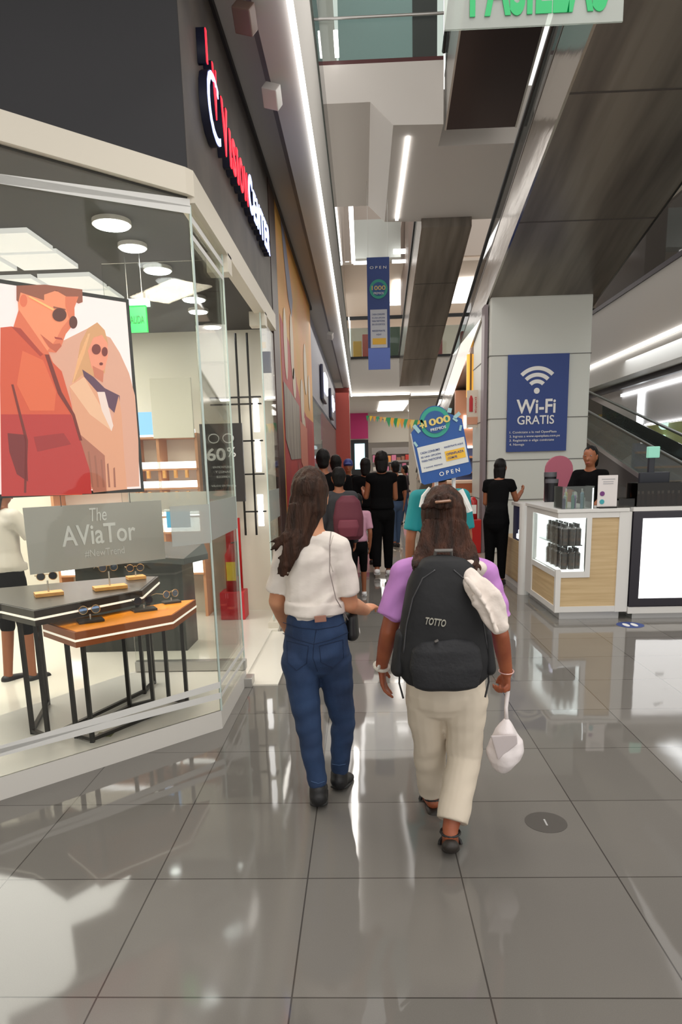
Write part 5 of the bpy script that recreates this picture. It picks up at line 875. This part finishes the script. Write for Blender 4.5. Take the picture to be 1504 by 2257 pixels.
fuse('hair', bm, mat('hair_auburn', (.020, .010, .007), .5, bump=(60, .8), stretch=(3, 3, .25), var=(10, (.075, .030, .018)), sp=.2), tR, .005, 1, (.007, 36, (1.5, 1.5, .12)))
bm = NB(); ell(bm, W(962, 1107, 2.668), (.02, .006), W(992, 1104, 2.665), (.02, .006), n=10, m=3); obj('hair_clip', bm, mat('clip', srgb(140, 100, 76), .3), tR, True)
bm = NB(); c = JR['wrL'].lerp(JR['elL'], .02); d, s_, u_ = frame(JR['wrL'], JR['elL']); tube(bm, [c+(s_*math.cos(q)+u_*math.sin(q))*.031 for q in [2*math.pi*j/18 for j in range(19)]], .008, 8); bt = obj('watch', bm, mat('watch_band', (.62, .58, .5), .35), tR)
bm = NB(); ell(bm, c+V((-.012, -.03, 0)), (.016, .006), c+V((-.010, -.031, .012)), (.016, .006), n=12, m=3); obj('watch_face', bm, mat('watch_face', (.8, .78, .72), .2), bt)
bm = NB(); c = JR['wrR'].lerp(JR['elR'], .04); tube(bm, [c+V((.031*math.cos(q), .031*math.sin(q), .006*math.sin(q))) for q in [2*math.pi*j/18 for j in range(19)]], .0025, 6); obj('bracelet', bm, mat('bracelet_pink', (.8, .5, .45), .3, .4), tR)
# backpack
t = thing('backpack', 'bulky black backpack on the back of the woman in lilac', 'backpack', W(982, 1375, 2.58)); bpm = mat('pack_black', srgb(24, 25, 28), .75, bump=(14, .5)); bpm2 = mat('pack_black_2', srgb(31, 32, 36), .7, bump=(60, .3))
zt = P(980, 1228, Y=2.56).z; zb = P(980, 1522, Y=2.56).z; cx0 = P(980, 1400, Y=2.56).x; Hh = zt-zb
bm = NB(); loft(bm, [(cx0, 2.60, zb+Hh*q, rx, ry) for q, rx, ry in ((0, .10, .05), (.03, .145, .075), (.10, .175, .095), (.25, .182, .105), (.45, .172, .10), (.65, .158, .09), (.82, .142, .075), (.93, .115, .06), (.98, .08, .045), (1, .03, .02))], 40, 2.7); fuse('main_compartment', bm, bpm, t, .008, 4, (.010, 9, (1, 1, .8)))
bm = NB(); loft(bm, [(cx0, 2.515, zb+Hh*q, rx, ry) for q, rx, ry in ((.03, .09, .02), (.06, .125, .04), (.2, .14, .05), (.34, .13, .045), (.40, .10, .03), (.42, .05, .02))], 32, 2.6); fuse('front_pocket', bm, bpm2, t, .007, 3, (.006, 12, (1, 1, 1)))
for s_ in (-1, 1):
    bm = NB(); ell(bm, V((cx0+s_*.178, 2.60, zb+.08)), (.03, .06), V((cx0+s_*.165, 2.60, zb+.22)), (.022, .055), side=(1, 0, 0)); fuse('side_pocket', bm, bpm, t, .008, 2)
    a = JR['sh'+('L' if s_ < 0 else 'R')]; bm = NB(); pts = [V((cx0+s_*.085, 2.66, zt-.05)), V((a.x-s_*.055, 2.72, a.z+.055)), V((a.x-s_*.05, 2.82, a.z+.06)), V((a.x-s_*.05, 2.90, a.z-.04)), V((a.x-s_*.03, 2.90, a.z-.22)), V((cx0+s_*.17, 2.72, zb+.10))]; tube(bm, pts, [.022, .024, .024, .022, .015, .008], 8); obj('shoulder_strap', bm, bpm2, t, True)
    bm = NB(); tube(bm, [V((cx0+s_*.17, 2.58, zb+.12)), V((cx0+s_*.175, 2.57, zb+.03)), V((cx0+s_*.16, 2.56, zb-.03))], .004, 6); obj('loose_strap', bm, black, t)
bm = NB(); tube(bm, [V((cx0-.035, 2.63, zt-.03)), V((cx0-.03, 2.60, zt+.02)), V((cx0+.03, 2.60, zt+.02)), V((cx0+.035, 2.63, zt-.03))], .008, 8); obj('top_handle', bm, mat('grey_trim', (.14, .13, .12), .5), t)
q = W(961, 1372, 2.487); q.y = 2.496; txt('TOTTO', q, V((1, 0, -.16)), UP, .028, mat('pack_text', (.34, .33, .28), .5), 'lettering', t, .004, .02, .078, .1); bm = NB(); q = W(960, 1414, 2.478); ell(bm, q, (.012, .004), q+V((.008, 0, .004)), (.012, .004), n=10, m=3); obj('zip_pull', bm, mat('grey_trim', (.14, .13, .12), .5), t)
mc = [c_ for c_ in t.children if c_.name.startswith('main_comp')][0]; zg = mat('zip_grey', (.045, .045, .05), .4); stitch('zip', mc, [(890, 1440), (896, 1380), (910, 1320), (932, 1275), (960, 1256)], zg, .003); stitch('zip', mc, [(1000, 1256), (1040, 1290), (1062, 1350), (1075, 1430)], zg, .003)
# sweater
bm = NB(); pts = [(1022, 1262, 2.57, .030), (1050, 1288, 2.50, .046), (1072, 1322, 2.475, .055), (1090, 1350, 2.48, .052), (1103, 1370, 2.49, .040)]
for (a, b) in zip(pts, pts[1:]): ell(bm, W(*a[:3]), (a[3], .020), W(*b[:3]), (b[3], .020), side=(1, 0, .5))
ell(bm, W(1030, 1248, 2.62), (.045, .03), W(1052, 1256, 2.66), (.04, .03), side=(1, 0, 0)); ell(bm, W(1052, 1330, 2.47), .022, W(1104, 1385, 2.48), (.03, .014), side=(1, 0, .5))
for k_ in range(5):
    x_, y_ = 1030+k_*13, 1276+k_*20; ell(bm, W(x_, y_, 2.455), .007, W(x_+30-k_*4, y_+34, 2.445), .010, n=8, m=3)
ell(bm, W(1046, 1316, 2.46), .010, W(1068, 1352, 2.46), .012, n=8, m=3)
sw = fuse('draped_sweater', bm, mat('cream_knit', (.74, .66, .60), .9, bump=(30, .5)), None, .005, 2, (.014, 20, (1.3, 1, .5), .7)); tag(sw, 'cream sweater draped over the right side of the black backpack', 'sweater')
# plastic bag
bagm = mat('plastic_white', (.80, .74, .74), .35, bump=(14, .7)); t = thing('plastic_bag', 'white plastic carrier bag hanging from the right hand of the woman in lilac', 'bag', W(1115, 1690, 2.80))
c = W(1116, 1640, 2.80); bm = NB(); zz = lambda y: W(1116, y, 2.80).z
loft(bm, [(W(x, y, 2.80).x, 2.80, zz(y), rx, ry) for x, y, rx, ry in ((1117, 1582, .010, .009), (1118, 1592, .022, .02), (1118, 1608, .048, .04), (1118, 1632, .074, .055), (1115, 1655, .081, .06), (1113, 1675, .072, .055), (1108, 1690, .050, .04), (1107, 1697, .030, .03))], 32, 1.8); fuse('pouch', bm, bagm, t, .006, 2, (.014, 13, (1, 1, .8)))
bm = NB(); tube(bm, [W(1119, 1506, 2.83), W(1119, 1530, 2.82), W(1116, 1560, 2.81), W(1117, 1588, 2.80)], [.012, .010, .008, .010], 8); obj('handle', bm, bagm, t, True)
bm = NB(); prism(bm, [W(x, y, 2.735) for x, y in ((1082, 1622), (1140, 1620), (1142, 1640), (1098, 1676))], (0, .012, 0)); fuse('contents_patch', bm, mat('plastic_grey', (.56, .50, .50), .4), t, .004, 3)  # grey patch for the item inside, showing through the plastic
# --- teal promoter under the board
teal = mat('teal_polo', srgb(12, 132, 138), .7); khaki = mat('khaki', srgb(150, 130, 92), .8)
J = pose(W(968, 1100, 5.0).x, 4.95, 1.70, 0, .1, {'L': ((.05, 0, -.28), (.06, .05, -.50)), 'R': ((.04, 0, -.28), (.03, .1, -.5))})
figure('person in a teal polo shirt and khaki trousers carrying the blue board', J, skin3, teal, .5, khaki, .97, black, hairk, vox=.011)
for s_ in (-1, 1):
    q = W(962 if s_ < 0 else 1000, 1062, 4.7); bm = NB(); box(bm, (q.x-.01, 4.66, q.z-.10), (q.x+.01, 4.72, q.z+.06), .004); o = bpy.data.objects['promotional_board']; obj('support', bm, wtxt, o)
bm = NB(); tube(bm, [W(1015, 1080, 4.8), W(1030, 1112, 4.78), W(1036, 1128, 4.78)], .022, 8); o = bpy.data.objects['promotional_board']; obj('shoulder_strap', bm, wtxt, o); bm = NB(); tube(bm, [W(948, 1076, 4.8), W(933, 1094, 4.78), W(928, 1118, 4.78)], .014, 8); obj('shoulder_strap', bm, wtxt, o)
# --- people farther on
bk = mat('black_cloth', (.0035, .0035, .004), .9, sp=.1); wsh = mat('white_shoe', (.75, .75, .75), .5); jean2 = mat('jeans_far', srgb(52, 74, 104), .8)
J = pose(.27, 10.05, 1.80, 0, .12, {'L': ((.06, .05, -.26), (.10, .32, -.20)), 'R': ((.03, .05, -.28), (-.02, .25, -.30))})
figure('woman with black hair in a long black sleeveless jumpsuit and white trainers', J, skin3, bk, 0, bk, .93, wsh, hairk, .12, vox=.011, tw=(.16, .105), hipw=(.165, .12), leg=(.10, .072, .055), hd=1.12, shoe_kind='shoe')
mar = mat('maroon', srgb(92, 32, 48), .7)
J = pose(W(748, 1100, 7.6).x, 7.6, 1.60, .1, .1); tm = figure('person with a maroon backpack, mostly hidden by the woman in white', J, skin3, mat('dark_grey_cloth', (.03, .03, .035), .8), .9, bk, .95, bk, hairk, vox=.011)
t = thing('backpack', 'maroon backpack seen past the shoulder of the woman in white', 'backpack', W(765, 1140, 7.3)); q = W(768, 1140, 7.35); bm = NB(); loft(bm, [(q.x, 7.35, q.z+z, rx, ry) for z, rx, ry in ((-.24, .12, .06), (-.2, .16, .1), (0, .165, .11), (.17, .13, .09), (.23, .07, .05))], 24, 2.6); fuse('body', bm, mar, t, .012, 3); bm = NB(); loft(bm, [(q.x, 7.25, q.z+z, rx, ry) for z, rx, ry in ((-.2, .09, .03), (-.1, .12, .05), (-.02, .1, .03))], 20, 2.4); fuse('front_pocket', bm, mat('maroon2', srgb(110, 44, 60), .7), t, .01, 2)
J = pose(W(789, 1150, 8.4).x, 8.4, 1.28, 0, .12); figure('small child in a pink top and dark shorts beside the maroon backpack', J, skin3, mat('pink_top', srgb(190, 140, 160), .7), .5, bk, .4, wsh, hairk, .05, vox=.011)
for (px, Y, H, lb, sk, tp, pn_, hr, a, kw_) in (
    (713, 8.8, 1.83, 'tall man with black hair, nearest of the two men before the red column', skin3, bk, bk, hairk, 0, {}),
    (741, 10.2, 1.78, 'man with short dark hair in a black shirt beside the red column', skin3, bk, jean2, hairk, 0, {}),
    (768, 13.0, 1.74, 'man in a blue cap and black polo facing the camera far along the walkway', skin3, bk, khaki, None, math.pi, {'cap_': mat('cap_blue', srgb(36, 52, 120), .6)}),
    (806, 11.2, 1.74, 'woman with black hair walking just left of the black jumpsuit', skin3, bk, bk, hairk, 0, {'hairlen': .12}),
    (872, 13.6, 1.70, 'person in a black top and blue jeans to the right of the black jumpsuit', skin3, bk, jean2, hairk, .3, {}),
    (893, 19, 1.62, 'shopper in a dark coat near the far supermarket shelves', skin3, mat('coat_grey', srgb(70, 60, 62), .8), jean2, hairk, 1.2, {})):
    J = pose(W(px, 1040, Y).x, Y, H, a, .14); figure(lb, J, sk, tp, .5, pn_, .96, black, hr, vox=.013, **kw_)
t = thing('apron_bag', 'black square bag held by the man in the blue cap', 'bag', W(768, 1075, 12.7)); q = W(767, 1072, 12.7); bm = NB(); box(bm, (q.x-.12, 12.65, q.z-.17), (q.x+.12, 12.75, q.z+.12), .02); obj('body', bm, bk, t)
# kiosk staff
def seated(): pass
J = pose(1.76, 9.15, 1.66, -.35, 0, {'R': ((.06, .16, -.22), (.10, .40, -.12)), 'L': ((.02, .10, -.26), (.0, .32, -.22))}, lean=.35)
figure('shop assistant in black leaning on the kiosk wing beside the pillar', J, skin3, bk, .25, bk, .97, black, hairk, .22, vox=.010, hipw=(.175, .15), leg=(.10, .066, .05))
J = pose(2.84, 8.75, 1.78, math.pi*.8, 0, {'R': ((.05, .1, -.24), (-.02, .3, -.36)), 'L': ((.05, .1, -.24), (-.02, .3, -.36))})
figure('shop assistant in a black T-shirt standing behind the kiosk counter', J, skin3, bk, .45, bk, .97, black, hairk, .1, vox=.010)
# customer inside the shop
J = pose(-2.72, 5.05, 1.62, -.5, .05, {'R': ((.08, .12, -.22), (.10, .30, -.10)), 'L': ((.03, 0, -.28), (.02, .05, -.5))})
figure('shopper in a white top and black shorts inside the glasses shop', J, skin3, mat('white_top2', (.66, .62, .56), .8), .45, bk, .45, black, hairk, .15, vox=.010)
